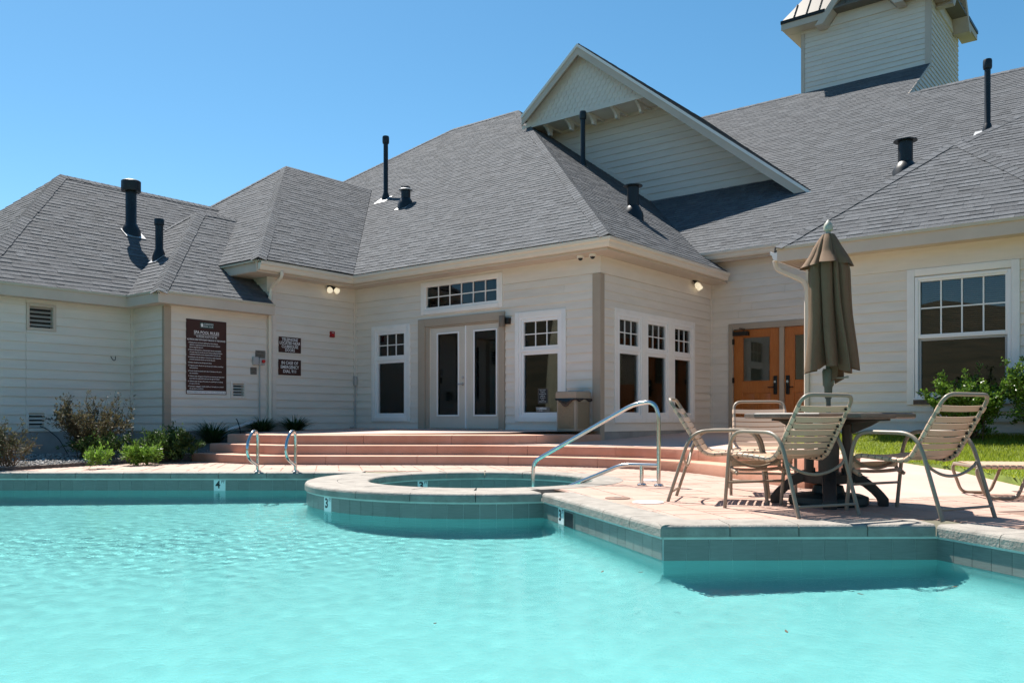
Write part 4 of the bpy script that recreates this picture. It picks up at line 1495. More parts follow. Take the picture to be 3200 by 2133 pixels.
# projecting upper panel with fish-scale shingles
zb = 8.76
fp = [(GX-(GZ-0.12-zb)/GS_, zb), (GX+(GZ-0.12-zb)/GS_, zb), (GX, GZ-0.12)]
mb = MB(); mb.prism([Ff.P(u, -0.84, z) for u, z in fp], [Ff.P(u, 0, z) for u, z in fp])
gpn = mb.build('gable_panel', M['siding'], club)
strip(Ff, 'panel_trim', M['siding'], gpn, fp[0][0]+0.05, fp[1][0]-0.05, 0.0, 0.03, zb-0.03, zb+0.075)
k = 0
z = zb+0.03
while z < GZ-0.25:
    hw = (GZ-0.14-(z+0.13))/GS_
    w = 0.155
    n = int(hw*2/w)+2
    for i in range(n):
        uc = GX-hw-0.05+(i+(0.5 if k % 2 else 0))*w
        r = w*0.47
        pts = [(uc-r, z+0.21), (uc-r, z+r)]+[(uc+r*math.cos(t), z+r+r*math.sin(t)) for t in [math.pi+math.pi*j/6 for j in range(1, 6)]]+[(uc+r, z+r), (uc+r, z+0.21)]
        # keep inside the panel triangle
        if any(abs(u-GX) > (GZ-0.10-zz)/GS_ for u, zz in pts[:1]+pts[-1:]): continue
        mb = MB(); zmid = z
        mb.prism([Ff.P(u, 0.0, zz) for u, zz in pts], [Ff.P(u, lerp(0.020, 0.004, (zz-z)/0.21), zz) for u, zz in pts])
        o = mb.build('scale_shingle', M['siding'], gpn)
        bm = bmesh.new(); bm.from_mesh(o.data); bmesh.ops.recalc_face_normals(bm, faces=bm.faces); bm.to_mesh(o.data); bm.free()
    z += 0.135; k += 1
for i, u in enumerate((-14.0, -13.28, -12.56, -11.84, -11.12)):
    mb = MB()
    pr = [(0.45, zb-0.001), (0.80, zb-0.001), (0.80, zb-0.055), (0.74, zb-0.075), (0.66, zb-0.12), (0.60, zb-0.18), (0.58, zb-0.25), (0.45, zb-0.25)]
    MB().box((u-0.03, 18.9, zb-0.06), (u+0.03, 19.65, zb-0.002)).build('outrigger', M['siding'], gpn)
    mb.prism([Fg.P(u-0.035, a, b) for a, b in pr], [Fg.P(u+0.035, a, b) for a, b in pr])
    o = mb.build('bracket', M['siding'], gpn)
    bm = bmesh.new(); bm.from_mesh(o.data); bmesh.ops.recalc_face_normals(bm, faces=bm.faces); bm.to_mesh(o.data); bm.free()

# ---------------------------------------------------------------- cupola tower
TX0, TX1, TY0, TY1, TZE = -9.574, -5.93, 26.17, 29.76, 12.45
Fc, Fcs = Fr('-y', TY0), Fr('+x', TX1)
mb = MB(); mb.box((TX0, TY0, 8.0), (TX1, TY1, 12.9)); wC = mb.build('tower_wall', M['siding'], club)
siding(Fc, wC, TX0+0.11, TX1-0.12, 10.62, 12.62, zc=10.68, expo=0.152)
siding(Fcs, wC, TY0+0.10, TY1, 9.3, 12.62, zc=10.68, expo=0.152)
strip(Fc, 'corner_board', M['fascia'], wC, TX0, TX0+0.107, 0, 0.03, 10.6, 12.5)
strip(Fc, 'corner_board', M['fascia'], wC, TX1-0.117, TX1+0.028, 0, 0.03, 10.6, 12.5)
strip(Fcs, 'corner_board', M['fascia'], wC, TY0-0.02, TY0+0.097, 0, 0.030, 10.6, 12.5)
strip(Fc, 'base_trim', M['siding'], wC, TX0+0.108, TX1-0.118, 0, 0.026, 10.58, 10.68)
# wall between the high and the low ridge, with its rake trim
shp = [(23.7, 8.6), (26.28, 8.6), (26.28, mz(26.15)), (26.15, mz(26.15)), (23.7, mz(23.7))]
mb = MB(); mb.prism([Fcs.P(u, -0.1, z) for u, z in shp], [Fcs.P(u, -0.002, z) for u, z in shp]); mb.build('tower_wall', M['siding'], club)
siding(Fcs, wC, 23.7, 26.28, 8.6, 10.68, shape=shp, zc=10.68, expo=0.152)
mb = MB(); rg = [(23.7, mz(23.7)+0.004), (26.15, mz(26.15)+0.004), (26.15, mz(26.15)-0.08), (23.7, mz(23.7)-0.08)]
mb.prism([Fcs.P(u, 0.0, z) for u, z in rg], [Fcs.P(u, 0.034, z) for u, z in rg]); mb.build('rake_trim', M['fascia'], club)
OV = 0.46
ex0, ex1, ey0, ey1 = TX0-OV, TX1+OV, TY0-OV, TY1+OV
cxm, cym = (TX0+TX1)/2, (TY0+TY1)/2
ZE, ZA = 12.86, 16.2
def tower_roof():
    mb = MB()
    mb.add([(ex0, ey0, ZE), (ex1, ey0, ZE), (ex1, ey1, ZE), (ex0, ey1, ZE), (cxm, cym, ZA), (ex0, ey0, ZE-0.05), (ex1, ey0, ZE-0.05), (ex1, ey1, ZE-0.05), (ex0, ey1, ZE-0.05)],
           [(0, 1, 4), (1, 2, 4), (2, 3, 4), (3, 0, 4), (5, 8, 7, 6), (0, 5, 6, 1), (1, 6, 7, 2), (2, 7, 8, 3), (3, 8, 5, 0)])
    r = mb.build('tower_roof', M['metroof'], club)
    # standing seams on the front, left and right slopes
    sl = Vector((cxm, cym, ZA))
    for i in range(1, 12):
        t = i/12
        for (pa, pb) in (((ex0, ey0), (ex1, ey0)), ((ex0, ey1), (ex0, ey0)), ((ex1, ey0), (ex1, ey1))):
            p = Vector((lerp(pa[0], pb[0], t), lerp(pa[1], pb[1], t), ZE))
            inw = Vector((cxm-(pa[0]+pb[0])/2, cym-(pa[1]+pb[1])/2, ZA-ZE))
            e = p+inw*(1-abs(2*t-1))*0.98
            s = MB(); s.tube([p+Vector((0, 0, 0.015)), e+Vector((0, 0, 0.015))], 0.022, 4); s.build('standing_seam', M['metroof'], r)
    # eave fascia pieces and boxed soffit, broken by the middle gablets
    gw = 0.95
    for (fr, lo, hi, c, w0) in ((Fr('-y', ey0), ex0, ex1, cxm, 'f'), (Fr('+x', ex1), ey0, ey1, cym, 's')):
        for (a, b) in ((lo, c-gw), (c+gw, hi)):
            strip(fr, 'fascia_board', M['fascia'], r, a, b, -0.03, 0.0, ZE-0.26, ZE-0.05)
            strip(fr, 'drip_edge', M['bronze'], r, a-0.01, b, -0.02, 0.03, ZE-0.075, ZE+0.02)
        # gablet wall
        gz = ZE-0.36; ga = c
        pts = [(ga-gw, gz), (ga+gw, gz), (ga, gz+gw*1.25)]
        m3 = MB(); m3.prism([fr.P(u, -0.46, z) for u, z in pts], [fr.P(u, -0.41, z) for u, z in pts]); m3.build('gablet_wall', M['siding'], club)
        for sg in (-1, 1):
            p0, p1 = (ga+sg*(gw+0.06), gz-0.05), (ga, gz+gw*1.25+0.03)
            ring = [p0, p1, (p1[0], p1[1]+0.30), (p0[0]+sg*0.24, p0[1])]
            m3 = MB(); m3.prism([fr.P(u, -0.43, z) for u, z in ring], [fr.P(u, 0.02, z) for u, z in ring])
            q = m3.build('gablet_rake', M['fascia'], club)
            bm = bmesh.new(); bm.from_mesh(q.data); bmesh.ops.recalc_face_normals(bm, faces=bm.faces); bm.to_mesh(q.data); bm.free()
    for (x0, x1, y0, y1) in ((ex0, cxm-gw, ey0, TY0), (cxm+gw, ex1, ey0, TY0), (ex0, TX0, TY0, ey1), (TX1, ex1, TY0, cym-gw), (TX1, ex1, cym+gw, ey1)):
        MB().box((x0+0.02, y0+0.02, ZE-0.26), (x1-0.02, y1, ZE-0.235)).build('soffit', M['fascia'], club)


tower_roof()

# shingles: the largest in view one by one, the others joined
SHING.sort(key=lambda s: -s[0])
rest = MB()
for i, (ar, top, bot, tone, ro) in enumerate(SHING):
    if i < 300:
        mb = MB(); mb.prism(bot, top, tone); mb.build('shingle', M['shingle'], ro)
    else:
        rest.prism(bot, top, tone)
tag(rest.build('shingle_courses', M['shingle'], club), kind='stuff')


# ---------------------------------------------------------------- eaves: gutters, fascias, soffits
def sweep(path, prof, name, matl, z, parent=None, closed_ends=True, smooth=False):
    """profile (outward, up) along a plan polyline; outward is to the right of travel"""
    P = [Vector((p[0], p[1])) for p in path]
    rings = []
    for i, p in enumerate(P):
        if 0 < i < len(P)-1:
            d1 = (P[i]-P[i-1]).normalized(); d2 = (P[i+1]-P[i]).normalized()
            n1 = Vector((d1.y, -d1.x)); n2 = Vector((d2.y, -d2.x))
            m = (n1+n2).normalized(); m = m/max(0.3, m.dot(n1))
        else:
            d = (P[1]-P[0]).normalized() if i == 0 else (P[-1]-P[-2]).normalized()
            m = Vector((d.y, -d.x))
        rings.append([(p.x+m.x*a, p.y+m.y*a, z+b) for a, b in prof])
    k = len(prof); V = [v for r in rings for v in r]; F = []
    for i in range(len(P)-1):
        for a in range(k):
            b = (a+1) % k; F.append((i*k+a, i*k+b, (i+1)*k+b, (i+1)*k+a))
    F.append(tuple(range(k))); F.append(tuple((len(P)-1)*k+a for a in range(k-1, -1, -1)))
    mb = MB(); mb.add(V, F)
    o = mb.build(name, matl, parent or club)
    bm = bmesh.new(); bm.from_mesh(o.data); bmesh.ops.recalc_face_normals(bm, faces=bm.faces); bm.to_mesh(o.data); bm.free()
    return o


GUT = [(0, 0), (0, -0.145), (0.055, -0.145), (0.075, -0.11), (0.085, -0.07), (0.115, -0.045), (0.122, -0.012), (0.122, 0.006), (0.108, 0.006), (0.106, -0.02), (0.012, -0.025)]
sweep([(-13.87, 9.62), (-13.87, 11.96), (-7.585, 11.96), (-7.585, 16.42)], GUT, 'gutter', M['gutter'], 3.665)
sweep([(-13.88, 9.60), (-13.88, 11.97), (-7.595, 11.97), (-7.595, 16.42)], [(0, 0), (0.0, -0.19), (-0.03, -0.19), (-0.03, 0)], 'fascia_board', M['fascia'], 3.67)
sweep([(-23.4, 9.64), (-13.85, 9.64)], [(0, 0.02), (0.0, -0.17), (-0.03, -0.17), (-0.03, 0.02)], 'fascia_board', M['fascia'], 3.67)
sweep([(-23.4, 9.61), (-13.84, 9.61)], [(0.02, 0.035), (0.02, 0.0), (0.0, 0.0), (0.0, 0.035)], 'drip_edge', M['drip'], 3.665)
sweep([(-13.83, 9.6), (-13.83, 11.92), (-7.545, 11.92), (-7.545, 16.42)], [(0.012, 0.035), (0.012, 0.008), (-0.02, 0.008), (-0.02, 0.035)], 'drip_edge', M['drip'], 3.665)
for a_, b_ in (((-14.3, 9.65, 3.49), (-13.9, 12.392, 3.515)), ((-13.9, 11.98, 3.49), (-7.61, 12.392, 3.515)), ((-8.015, 12.393, 3.49), (-7.61, 16.60, 3.515)), ((-22.0, 9.65, 3.49), (-14.301, 10.19, 3.515))):
    MB().box(a_, b_).build('soffit', M['fascia'], club)
# low eaves on the left: plain fascia boards with a drip edge
lowp = [(-23.5, 5.21), (-15.14, 5.21), (-15.14, 7.73), (-14.03, 7.73), (-14.03, 10.12)]
sweep(lowp, [(0, -0.02), (0, -0.20), (-0.03, -0.20), (-0.03, -0.02)], 'fascia_board', M['fascia'], 2.915)
sweep([(-23.5, 5.2), (-15.13, 5.2), (-15.13, 7.72), (-14.02, 7.72), (-14.02, 10.12)], [(0.012, 0.01), (0.012, -0.028), (-0.02, -0.028), (-0.02, 0.01)], 'drip_edge', M['drip'], 2.915)
for a_, b_ in (((-15.41, 5.24, 2.72), (-15.17, 7.76, 2.74)), ((-23.4, 5.24, 2.721), (-15.41, 5.48, 2.741)), ((-15.41, 7.76, 2.722), (-14.06, 8.0, 2.742)), ((-14.303, 8.0, 2.72), (-14.06, 10.12, 2.74))):
    MB().box(a_, b_).build('soffit', M['fascia'], club)
# orange-door eave gutter
sweep([(-8.06, 16.33), (-4.6, 16.33)], GUT, 'gutter', M['gutter'], 4.10)
sweep([(-8.06, 16.34), (-4.6, 16.34)], [(0, 0), (0, -0.19), (-0.03, -0.19), (-0.03, 0)], 'fascia_board', M['fascia'], 4.10)
sf = MB(); sf.box((-8.0, 16.36, 3.93), (-4.7, 16.665, 3.95)); sf.build('soffit', M['fascia'], club)
# right wing: deep fascia, open soffit
sweep([(-5.33, 13.49), (2.4, 13.49)], [(0, -0.03), (0, -0.215), (-0.035, -0.215), (-0.035, -0.03)], 'fascia_board', M['fascia'], 3.45)
sweep([(-5.34, 13.475), (2.4, 13.475)], [(0.012, 0.012), (0.012, -0.035), (-0.02, -0.035), (-0.02, 0.012)], 'drip_edge', M['drip'], 3.45)
sweep([(-5.33, 16.2), (-5.33, 13.52)], [(0, -0.02), (0, -0.2), (-0.03, -0.2), (-0.03, -0.02)], 'fascia_board', M['fascia'], 3.45)
sweep([(-5.335, 16.2), (-5.335, 13.50)], [(-a, b) for a, b in GUT] if False else GUT, 'gutter', M['vinyl'], 3.41)
for i in range(5): MB().box((-5.28+i*0.06, 13.54, 3.252), (-5.232+i*0.06, 16.3, 3.275)).build('soffit_slat', M['fascia'], club)
MB().box((-4.98, 13.53, 3.255), (2.4, 13.87, 3.275)).build('soffit', M['fascia'], club)
# downspouts
def downspout(path, parent=None, name='downspout', w=0.038, d=0.028):
    P = arc_pts(path, 4, 0.05)
    mb = MB(); mb.tube(P, 0.043, 4)
    return mb.build(name, M['gutter'], club, bevel=0.006, seg=1)


downspout([(-13.80, 10.12, 3.54), (-13.80, 10.12, 3.44), (-14.20, 10.16, 3.27), (-14.235, 10.16, 3.1), (-14.235, 10.16, 0.50)])
downspout([(-5.40, 13.56, 3.27), (-5.38, 13.58, 3.13), (-5.02, 13.80, 2.93), (-4.97, 13.81, 2.8), (-4.97, 13.81, 0.35)])
mb = MB(); mb.tube([(-14.15, 9.84, 0.66), (-14.05, 9.0, 0.46), (-14.0, 8.9, 0.43)], 0.045, 4); mb.build('drain_extension', M['trimw'], club)


# ---------------------------------------------------------------- roof vents
def vent_pipe(x, y, z, ztop, d, cap, lean=0.0):
    r = d/2
    mb = MB()
    mb.lathe([(r*1.9, -0.32), (r*1.75, 0.02), (r*1.15, 0.16), (r, 0.18), (r, ztop-z-0.02)], (x, y, z), 20)
    p = mb.build('roof_vent', M['black'], club, True)
    mb = MB(); h = ztop-z
    if cap == 'ring':
        mb.lathe([(r*1.0, h-0.26), (r*1.72, h-0.26), (r*1.76, h-0.24), (r*1.76, h-0.05), (r*1.6, h-0.035), (r*0.6, h-0.012), (0.01, h-0.008)], (x, y, z), 24)
    elif cap == 'tee':
        mb.lathe([(r*1.0, h-0.22), (r*1.35, h-0.21), (r*1.48, h-0.17), (r*1.48, h-0.05), (r*1.3, h-0.015), (0.01, h)], (x, y, z), 20)
    elif cap == 'small':
        mb.lathe([(r, h-0.13), (r*1.25, h-0.12), (r*1.25, h-0.015), (r*1.1, h), (0.01, h)], (x, y, z), 20)
    elif cap == 'cone':
        mb.lathe([(r*0.9, h-0.10), (r*1.5, h-0.10), (r*1.5, h-0.09), (r*0.9, h-0.05), (0.012, h)], (x, y, z), 20)
    elif cap == 'disc':
        mb.lathe([(r*0.9, h-0.02), (r*1.62, h-0.02), (r*1.62, h-0.005), (r*0.5, h+0.02), (0.012, h+0.03)], (x, y, z), 24)
    mb.build('cap', M['flash'] if cap == 'cone' else M['black'], p, True)
    return p


def flashing(x, y, z, fac, p, w, parent):
    n = pn(fac, p); u = Vector((0, 1, 0)) if fac[1] == 'x' else Vector((1, 0, 0)); v = n.cross(u)
    if v.z < 0: v = -v
    c = Vector((x, y, z))+n*0.016
    mb = MB()
    q = [c+u*-w+v*-w*1.25, c+u*w+v*-w*1.25, c+u*w+v*w*0.3, c+u*-w+v*w*0.3]
    mb.prism(q, [a+n*0.006 for a in q]); mb.build('flashing', M['flash'], parent)


for (x, y, z, zt, d, cap, fac, p, w) in ((-17.417, 8.993, 4.592, 5.70, 0.22, 'ring', '+x', .73, 0.21), (-15.989, 8.826, 3.863, 4.633, 0.15, 'small', '-y', .866, 0.16), (-17.114, 15.896, 6.617, 8.318, 0.125, 'tee', '-y', .73, 0.22),
                                      (-15.539, 15.111, 6.044, 6.525, 0.235, 'cone', '-y', .73, 0.20), (-12.229, 18.122, 7.134, 8.515, 0.118, 'tee', '+x', .73, 0.10), (-9.244, 15.566, 4.955, 5.57, 0.245, 'disc', '+x', .73, 0.12),
                                      (-4.719, 18.791, 5.782, 6.41, 0.285, 'disc', '-y', .667, 0.1), (-3.452, 20.126, 6.672, 8.188, 0.118, 'tee', '-y', .667, 0.24)):
    v = vent_pipe(x, y, z, zt, d, cap)
    flashing(x, y, z, fac, p, w, v)
# ================================================================ lettering
def text_mesh(body, size, align='CENTER', bold=0.0, width=None):
    cu = bpy.data.curves.new('lettering', 'FONT')
    cu.body = body; cu.size = size; cu.align_x = align; cu.align_y = 'CENTER'; cu.offset = bold; cu.extrude = 0.0006
    cu.resolution_u = 2; cu.space_line = 0.92
    ob = bpy.data.objects.new('lettering', cu); COL.objects.link(ob)
    bpy.context.view_layer.update()
    me = bpy.data.meshes.new_from_object(ob.evaluated_get(bpy.context.evaluated_depsgraph_get()))
    bpy.data.objects.remove(ob)
    co = np.zeros(len(me.vertices)*3); me.vertices.foreach_get('co', co); co = co.reshape(-1, 3)
    if width and len(co):
        w = co[:, 0].max()-co[:, 0].min()
        co[:, 0] *= width/w
        me.vertices.foreach_set('co', co.ravel())
    me.materials.clear()
    return me


def letter(fr, body, u, z, n, size, matl, parent, align='CENTER', bold=0.0, width=None, name='lettering'):
    me = text_mesh(body, size, align, bold, width)
    me.transform(Matrix.Translation(fr.P(u, n, z)-fr.P(0, 0, 0)) @ fr.mat())
    me.materials.append(matl)
    return put(name, me, None, parent)


def sign_board(name, label, fr, u0, u1, z0, z1, matl, n0=0.018, n1=0.026):
    t = thing(name, label, 'sign', tuple(fr.P((u0+u1)/2, 0, z0)))
    strip(fr, 'panel', matl, t, u0, u1, n0, n1, z0, z1)
    return t


def sg(t, fr, body, fx, fz, size, box, matl=None, **k):
    u0, u1, z0, z1 = box
    return letter(fr, body, lerp(u0, u1, fx), lerp(z1, z0, fz), 0.0268, size, matl or M['white'], t, **k)


# spa rules
B = (8.395, 9.215, 1.150, 2.512)
t = sign_board('rules_sign', 'large brown spa pool rules sign with white text on the cream bay wall', Ft, *B, M['brown'])
strip(Ft, 'logo_panel', M['teal'], t, 8.67, 8.945, 0.0265, 0.028, 2.365, 2.468)
letter(Ft, 'CANYON', 8.845, 2.437, 0.0286, 0.044, M['white'], t)
letter(Ft, 'CREEK CLUB', 8.835, 2.393, 0.0286, 0.036, M['white'], t, width=0.20)
# little house emblem
mb = MB(); em = [(8.69, 2.385), (8.73, 2.385), (8.73, 2.425), (8.745, 2.425), (8.71, 2.455), (8.675, 2.425), (8.69, 2.425)]
mb.prism([Ft.P(u, 0.028, z) for u, z in em], [Ft.P(u, 0.0288, z) for u, z in em]); mb.build('emblem', M['white'], t)
sg(t, Ft, 'SPA POOL RULES', 0.5, 0.172, 0.078, B, bold=0.0008, width=0.51)
strip(Ft, 'underline', M['white'], t, 8.55, 9.06, 0.0262, 0.0272, 2.232, 2.238)
sg(t, Ft, 'NO LIFEGUARD ON DUTY AT ANY TIME', 0.5, 0.228, 0.045, B, bold=0.0003, width=0.42)
sg(t, Ft, 'ALL PERSONS USING THE POOLS/HOT TUBS DO SO AT THEIR OWN RISK', 0.5, 0.270, 0.045, B, bold=0.0003, width=0.78)
rules = [('1. Elderly persons and those suffering from heart disease,', 0.312), ('    diabetes or high blood pressure should consult a physician', 0.343), ('    before using the spa pool.', 0.374),
         ('2. Persons suffering from a communicable disease transmissible', 0.408), ('    via water may not use the spa pool. Persons using prescription', 0.439), ('    medications should consult a physician before using the spa.', 0.470),
         ('3. Individuals under the influence of alcohol or other impairing', 0.506), ('    chemical substances should not use the spa pool.', 0.537), ('4. Bathers should not use the spa pool alone.', 0.578),
         ('5. Pregnant women should not use the spa pool without consulting', 0.618), ('    their physicians.', 0.649), ('6. Persons should not spend more than 15 minutes in the spa in', 0.690), ('    any one session.', 0.721),
         ('7. Children under the age of 14 must be accompanied and supervised', 0.760), ('    by at least one responsible adult over the age of 18 years.', 0.791), ('8. Children under the age of five years are prohibited from bathing', 0.828), ('    in a spa or hot tub.', 0.859),
         ('9. Running or engaging in unsafe activities or horseplay in or around', 0.895), ('    the spa pool is prohibited.', 0.926)]
for s, fz in rules:
    sg(t, Ft, s, 0.045, fz, 0.0262, B, align='LEFT', bold=0.0005)
strip(Ft, 'white_band', M['white'], t, 8.41, 9.20, 0.0262, 0.0272, 1.163, 1.215)
letter(Ft, 'MANAGEMENT RESERVES THE RIGHT TO DENY USE OF THE POOL TO ANYONE AT ANY TIME', 8.805, 1.189, 0.0278, 0.030, M['ink'], t, width=0.77)
# emergency signs
B = (10.389, 10.930, 2.026, 2.338)
t = sign_board('wall_sign', 'brown sign reading telephone located near clubhouse doors', Ft, *B, M['brown'])
for i, s in enumerate(('TELEPHONE', 'LOCATED NEAR', 'CLUBHOUSE', 'DOORS')): sg(t, Ft, s, 0.5, 0.17+i*0.225, 0.082, B, bold=0.0009, width=(0.39, 0.50, 0.40, 0.23)[i])
B = (10.382, 10.930, 1.574, 1.887)
t = sign_board('wall_sign', 'brown sign reading in case of emergency dial 911', Ft, *B, M['brown'])
for i, s in enumerate(('IN CASE OF', 'EMERGENCY', 'DIAL 911')): sg(t, Ft, s, 0.5, 0.22+i*0.27, 0.088, B, bold=0.0009, width=(0.40, 0.44, 0.31)[i])
B = (9.853, 10.076, 1.842, 2.03)
t = sign_board('wall_plaque', 'small grey-brown hot tub emergency plaque above the red button', Ft, *B, M['plaque'])
for i, s in enumerate(('Hot Tub', 'Emergency', 'Shut Off')): sg(t, Ft, s, 0.5, 0.2+i*0.28, 0.042, B, M['ink'])
B = (9.743, 9.88, 1.556, 1.697)
t = sign_board('wall_plaque', 'tiny grey-brown plaque below the left electric box', Ft, *B, M['plaque'])
for i, s in enumerate(('Hot Tub', 'Jets')): sg(t, Ft, s, 0.5, 0.3+i*0.35, 0.034, B, M['ink'])
# stickers behind the glass of the right tall window
B = (-9.36, -9.145, 0.975, 1.245)
t = thing('window_sticker', 'small dark notice sticker with white lines inside the tall window by the bin', 'sticker', tuple(Fd.P(-9.25, 0, 0.975)))
strip(Fd, 'panel', M['plaque'], t, B[0], B[1], -0.029, -0.0275, B[2], B[3])
strip(Fd, 'inner_panel', M['ink'], t, B[0]+0.008, B[1]-0.008, -0.0275, -0.0268, B[2]+0.008, B[3]-0.008)
for i, wd in enumerate((0.13, 0.10, 0.15, 0.10, 0.12, 0.06, 0.16)):
    letter(Fd, ('POOL HOURS', 'GUESTS', 'NO GLASS IN POOL', 'AREA OR', 'SPA. DIAL 911', 'IN AN', 'EMERGENCY ONLY')[i], -9.2525, 1.215-i*0.034, -0.0266, 0.022, M['white'], t, width=wd)
t = thing('window_sticker', 'tilted cameras warning sticker at the bottom of the tall window', 'sticker', tuple(Fd.P(-9.25, 0, 0.83)))
mb = MB(); q = [(-9.40, 0.83), (-9.085, 0.83), (-9.10, 0.912), (-9.415, 0.918)]
mb.prism([Fd.P(u, -0.029, z) for u, z in q], [Fd.P(u, -0.0275, z) for u, z in q]); mb.build('panel', M['plaque'], t)
letter(Fd, 'CAMERAS', -9.28, 0.885, -0.0268, 0.05, M['white'], t, bold=0.001, width=0.22)
letter(Fd, 'IN USE', -9.30, 0.848, -0.0268, 0.028, M['white'], t)

# ---------------------------------------------------------------- depth marker tiles
for i, (a, b, d, n, num) in enumerate(MARK):
    lab = ['white 4 FT depth marker tile on the far pool wall', 'white 3 FT depth marker tile on the curved outside of the spa wall', 'white 3 FT depth marker tile beside the skimmer mouth', 'white 3 FT depth marker tile inside the spa'][i]
    t = thing('depth_marker', lab, 'depth marker', tuple((a+b)/2+Vector((0, 0, -0.247))))
    mb = MB(); mb.prism([p+Vector((0, 0, -0.330)) for p in (a, b, b+n*0.0125, a+n*0.0125)], [p+Vector((0, 0, -0.099)) for p in (a, b, b+n*0.0125, a+n*0.0125)])
    o = mb.build('tile', M['marker'], t)
    bm = bmesh.new(); bm.from_mesh(o.data); bmesh.ops.recalc_face_normals(bm, faces=bm.faces); bm.to_mesh(o.data); bm.free()
    dd = d.normalized()
    uu = Vector((-n.y, n.x, 0))       # reading direction for a viewer in the pool
    if uu.dot(b-a)*0 != 0: pass
    c = (a+b)/2+n*0.0128
    for s, du, dz, sz, bo, wd in ((num, -0.022, -0.163, 0.135, 0.004, 0.062), ('FT', 0.045, -0.124, 0.05, 0.001, 0.042)):
        me = text_mesh(s, sz, 'CENTER', bo, wd)
        o = c+uu*du+Vector((0, 0, dz))
        z = Vector((0, 0, 1))
        me.transform(Matrix(((uu.x, z.x, n.x, o.x), (uu.y, z.y, n.y, o.y), (uu.z, z.z, n.z, o.z), (0, 0, 0, 1))))
        me.materials.append(M['ink']); put('numeral' if s != 'FT' else 'unit_mark', me, None, t)
# skimmer mouth in the wall beside the marker
a, b = Vector(wl[41]), Vector(wl[42]); dL = (b-a).normalized(); nn = Vector((dL.y, -dL.x))
s0 = 0.62
t = thing('skimmer', 'dark rectangular skimmer mouth in the tiled pool wall', 'skimmer', tuple(W(*(a+dL*s0), -0.25)))
mb = MB()
def wb(s, o, z): p = a+dL*s+nn*o; return W(p.x, p.y, z)
for (sa, sb, za, zb_) in ((s0, s0+0.012, -0.25, -0.10), (s0+0.238, s0+0.25, -0.25, -0.10), (s0+0.012, s0+0.238, -0.112, -0.10)):
    mb.prism([wb(sa, 0, za), wb(sb, 0, za), wb(sb, 0.018, za), wb(sa, 0.018, za)], [wb(sa, 0, zb_), wb(sb, 0, zb_), wb(sb, 0.018, zb_), wb(sa, 0.018, zb_)])
mb.build('frame', M['tile'], t)
mb = MB(); mb.prism([wb(s0+.012, 0.0, -0.26), wb(s0+.238, 0.0, -0.26), wb(s0+.238, 0.0135, -0.26), wb(s0+.012, 0.0135, -0.26)], [wb(s0+.012, 0.0, -0.112), wb(s0+.238, 0.0, -0.112), wb(s0+.238, 0.0135, -0.112), wb(s0+.012, 0.0135, -0.112)])
mb.build('mouth_shade_panel', M['black'], t)  # black panel painted in for the shade inside the mouth

# ---------------------------------------------------------------- fittings on the walls
def floodlight(label, fr, u, z, tilt):
    t = thing('floodlight', label, 'floodlight', tuple(fr.P(u, 0.02, z)))
    mb = MB(); fr.box(mb, u-0.055, u+0.055, 0.02, 0.06, z-0.03, z+0.05); c = fr.P(u, 0.06, z-0.02)
    mb.build('bracket', M['black'], t, bevel=0.008)
    for k, (du, dn, dz) in enumerate(tilt):
        d = (fr.P(du, dn, dz)-fr.P(0, 0, 0)).normalized(); c = fr.P(u+(-0.03 if du < 0 else 0.03), 0.05, z-0.015)
        mb = MB(); mb.tube([c, c+d*0.05, c+d*0.06, c+d*0.12], [0.018, 0.02, 0.032, 0.046], 14); h = mb.build('lamp_holder', M['black'], t, True)
        mb = MB(); mb.tube([c+d*0.10, c+d*0.15, c+d*0.19, c+d*0.205], [0.040, 0.058, 0.062, 0.045], 16); mb.build('bulb', M['bulb'], h, True)
    return t


floodlight('twin black floodlight with lit bulbs above the brown wall signs', Ft, 11.655, 3.50, ((-0.45, 0.8, -0.75), (0.55, 0.8, -0.75)))
floodlight('twin black floodlight with lit bulbs beyond the three tall windows', F3, 15.83, 3.50, ((-0.35, 0.8, -0.85), (0.5, 0.45, -1.0)))
for x, lab in ((-8.285, 'white dome camera under the eave, farther from the wall corner'), (-8.036, 'white dome camera under the eave at the wall corner')):
    t = thing('dome_camera', lab, 'camera', (x, 12.20, 3.42))
    mb = MB(); mb.lathe([(0.04, 0.028), (0.062, 0.03), (0.066, 0.055), (0.062, 0.075)], (x, 12.20, 3.42), 20); mb.build('housing', M['lampw'], t, True)
    mb = MB(); mb.lathe([(0.008, -0.012), (0.03, -0.002), (0.042, 0.02), (0.044, 0.032)], (x, 12.20, 3.42), 18); mb.build('lens_dome', M['black'], t, True)
t = thing('wall_sconce', 'grey up-and-down cylinder light beside the french doors', 'sconce', tuple(Fd.P(-10.06, 0.1, 2.40)))
mb = MB(); c = Fd.P(-10.08, 0.13, 2.405); mb.lathe([(0.052, 0), (0.055, 0.004), (0.055, 0.196), (0.052, 0.20)], tuple(c), 20); mb.build('cylinder', M['plaque'], t, True)
mb = MB(); Fd.box(mb, -10.06, -9.95, 0.02, 0.10, 2.45, 2.57); mb.build('back_box', M['bronze'], t, bevel=0.006)
t = thing('fire_alarm', 'dark red fire alarm pull station on the cream wall', 'fire alarm', tuple(Ft.P(11.726, 0, 2.41)))
mb = MB(); Ft.box(mb, 11.672, 11.78, 0.012, 0.065, 2.415, 2.54); mb.build('body', M['fire'], t, bevel=0.01)
mb = MB(); Ft.box(mb, 11.69, 11.762, 0.064, 0.075, 2.44, 2.475); mb.build('pull_bar', M['red'], t, bevel=0.004)
letter(Ft, 'FIRE', 11.726, 2.51, 0.0662, 0.03, M['white'], t)
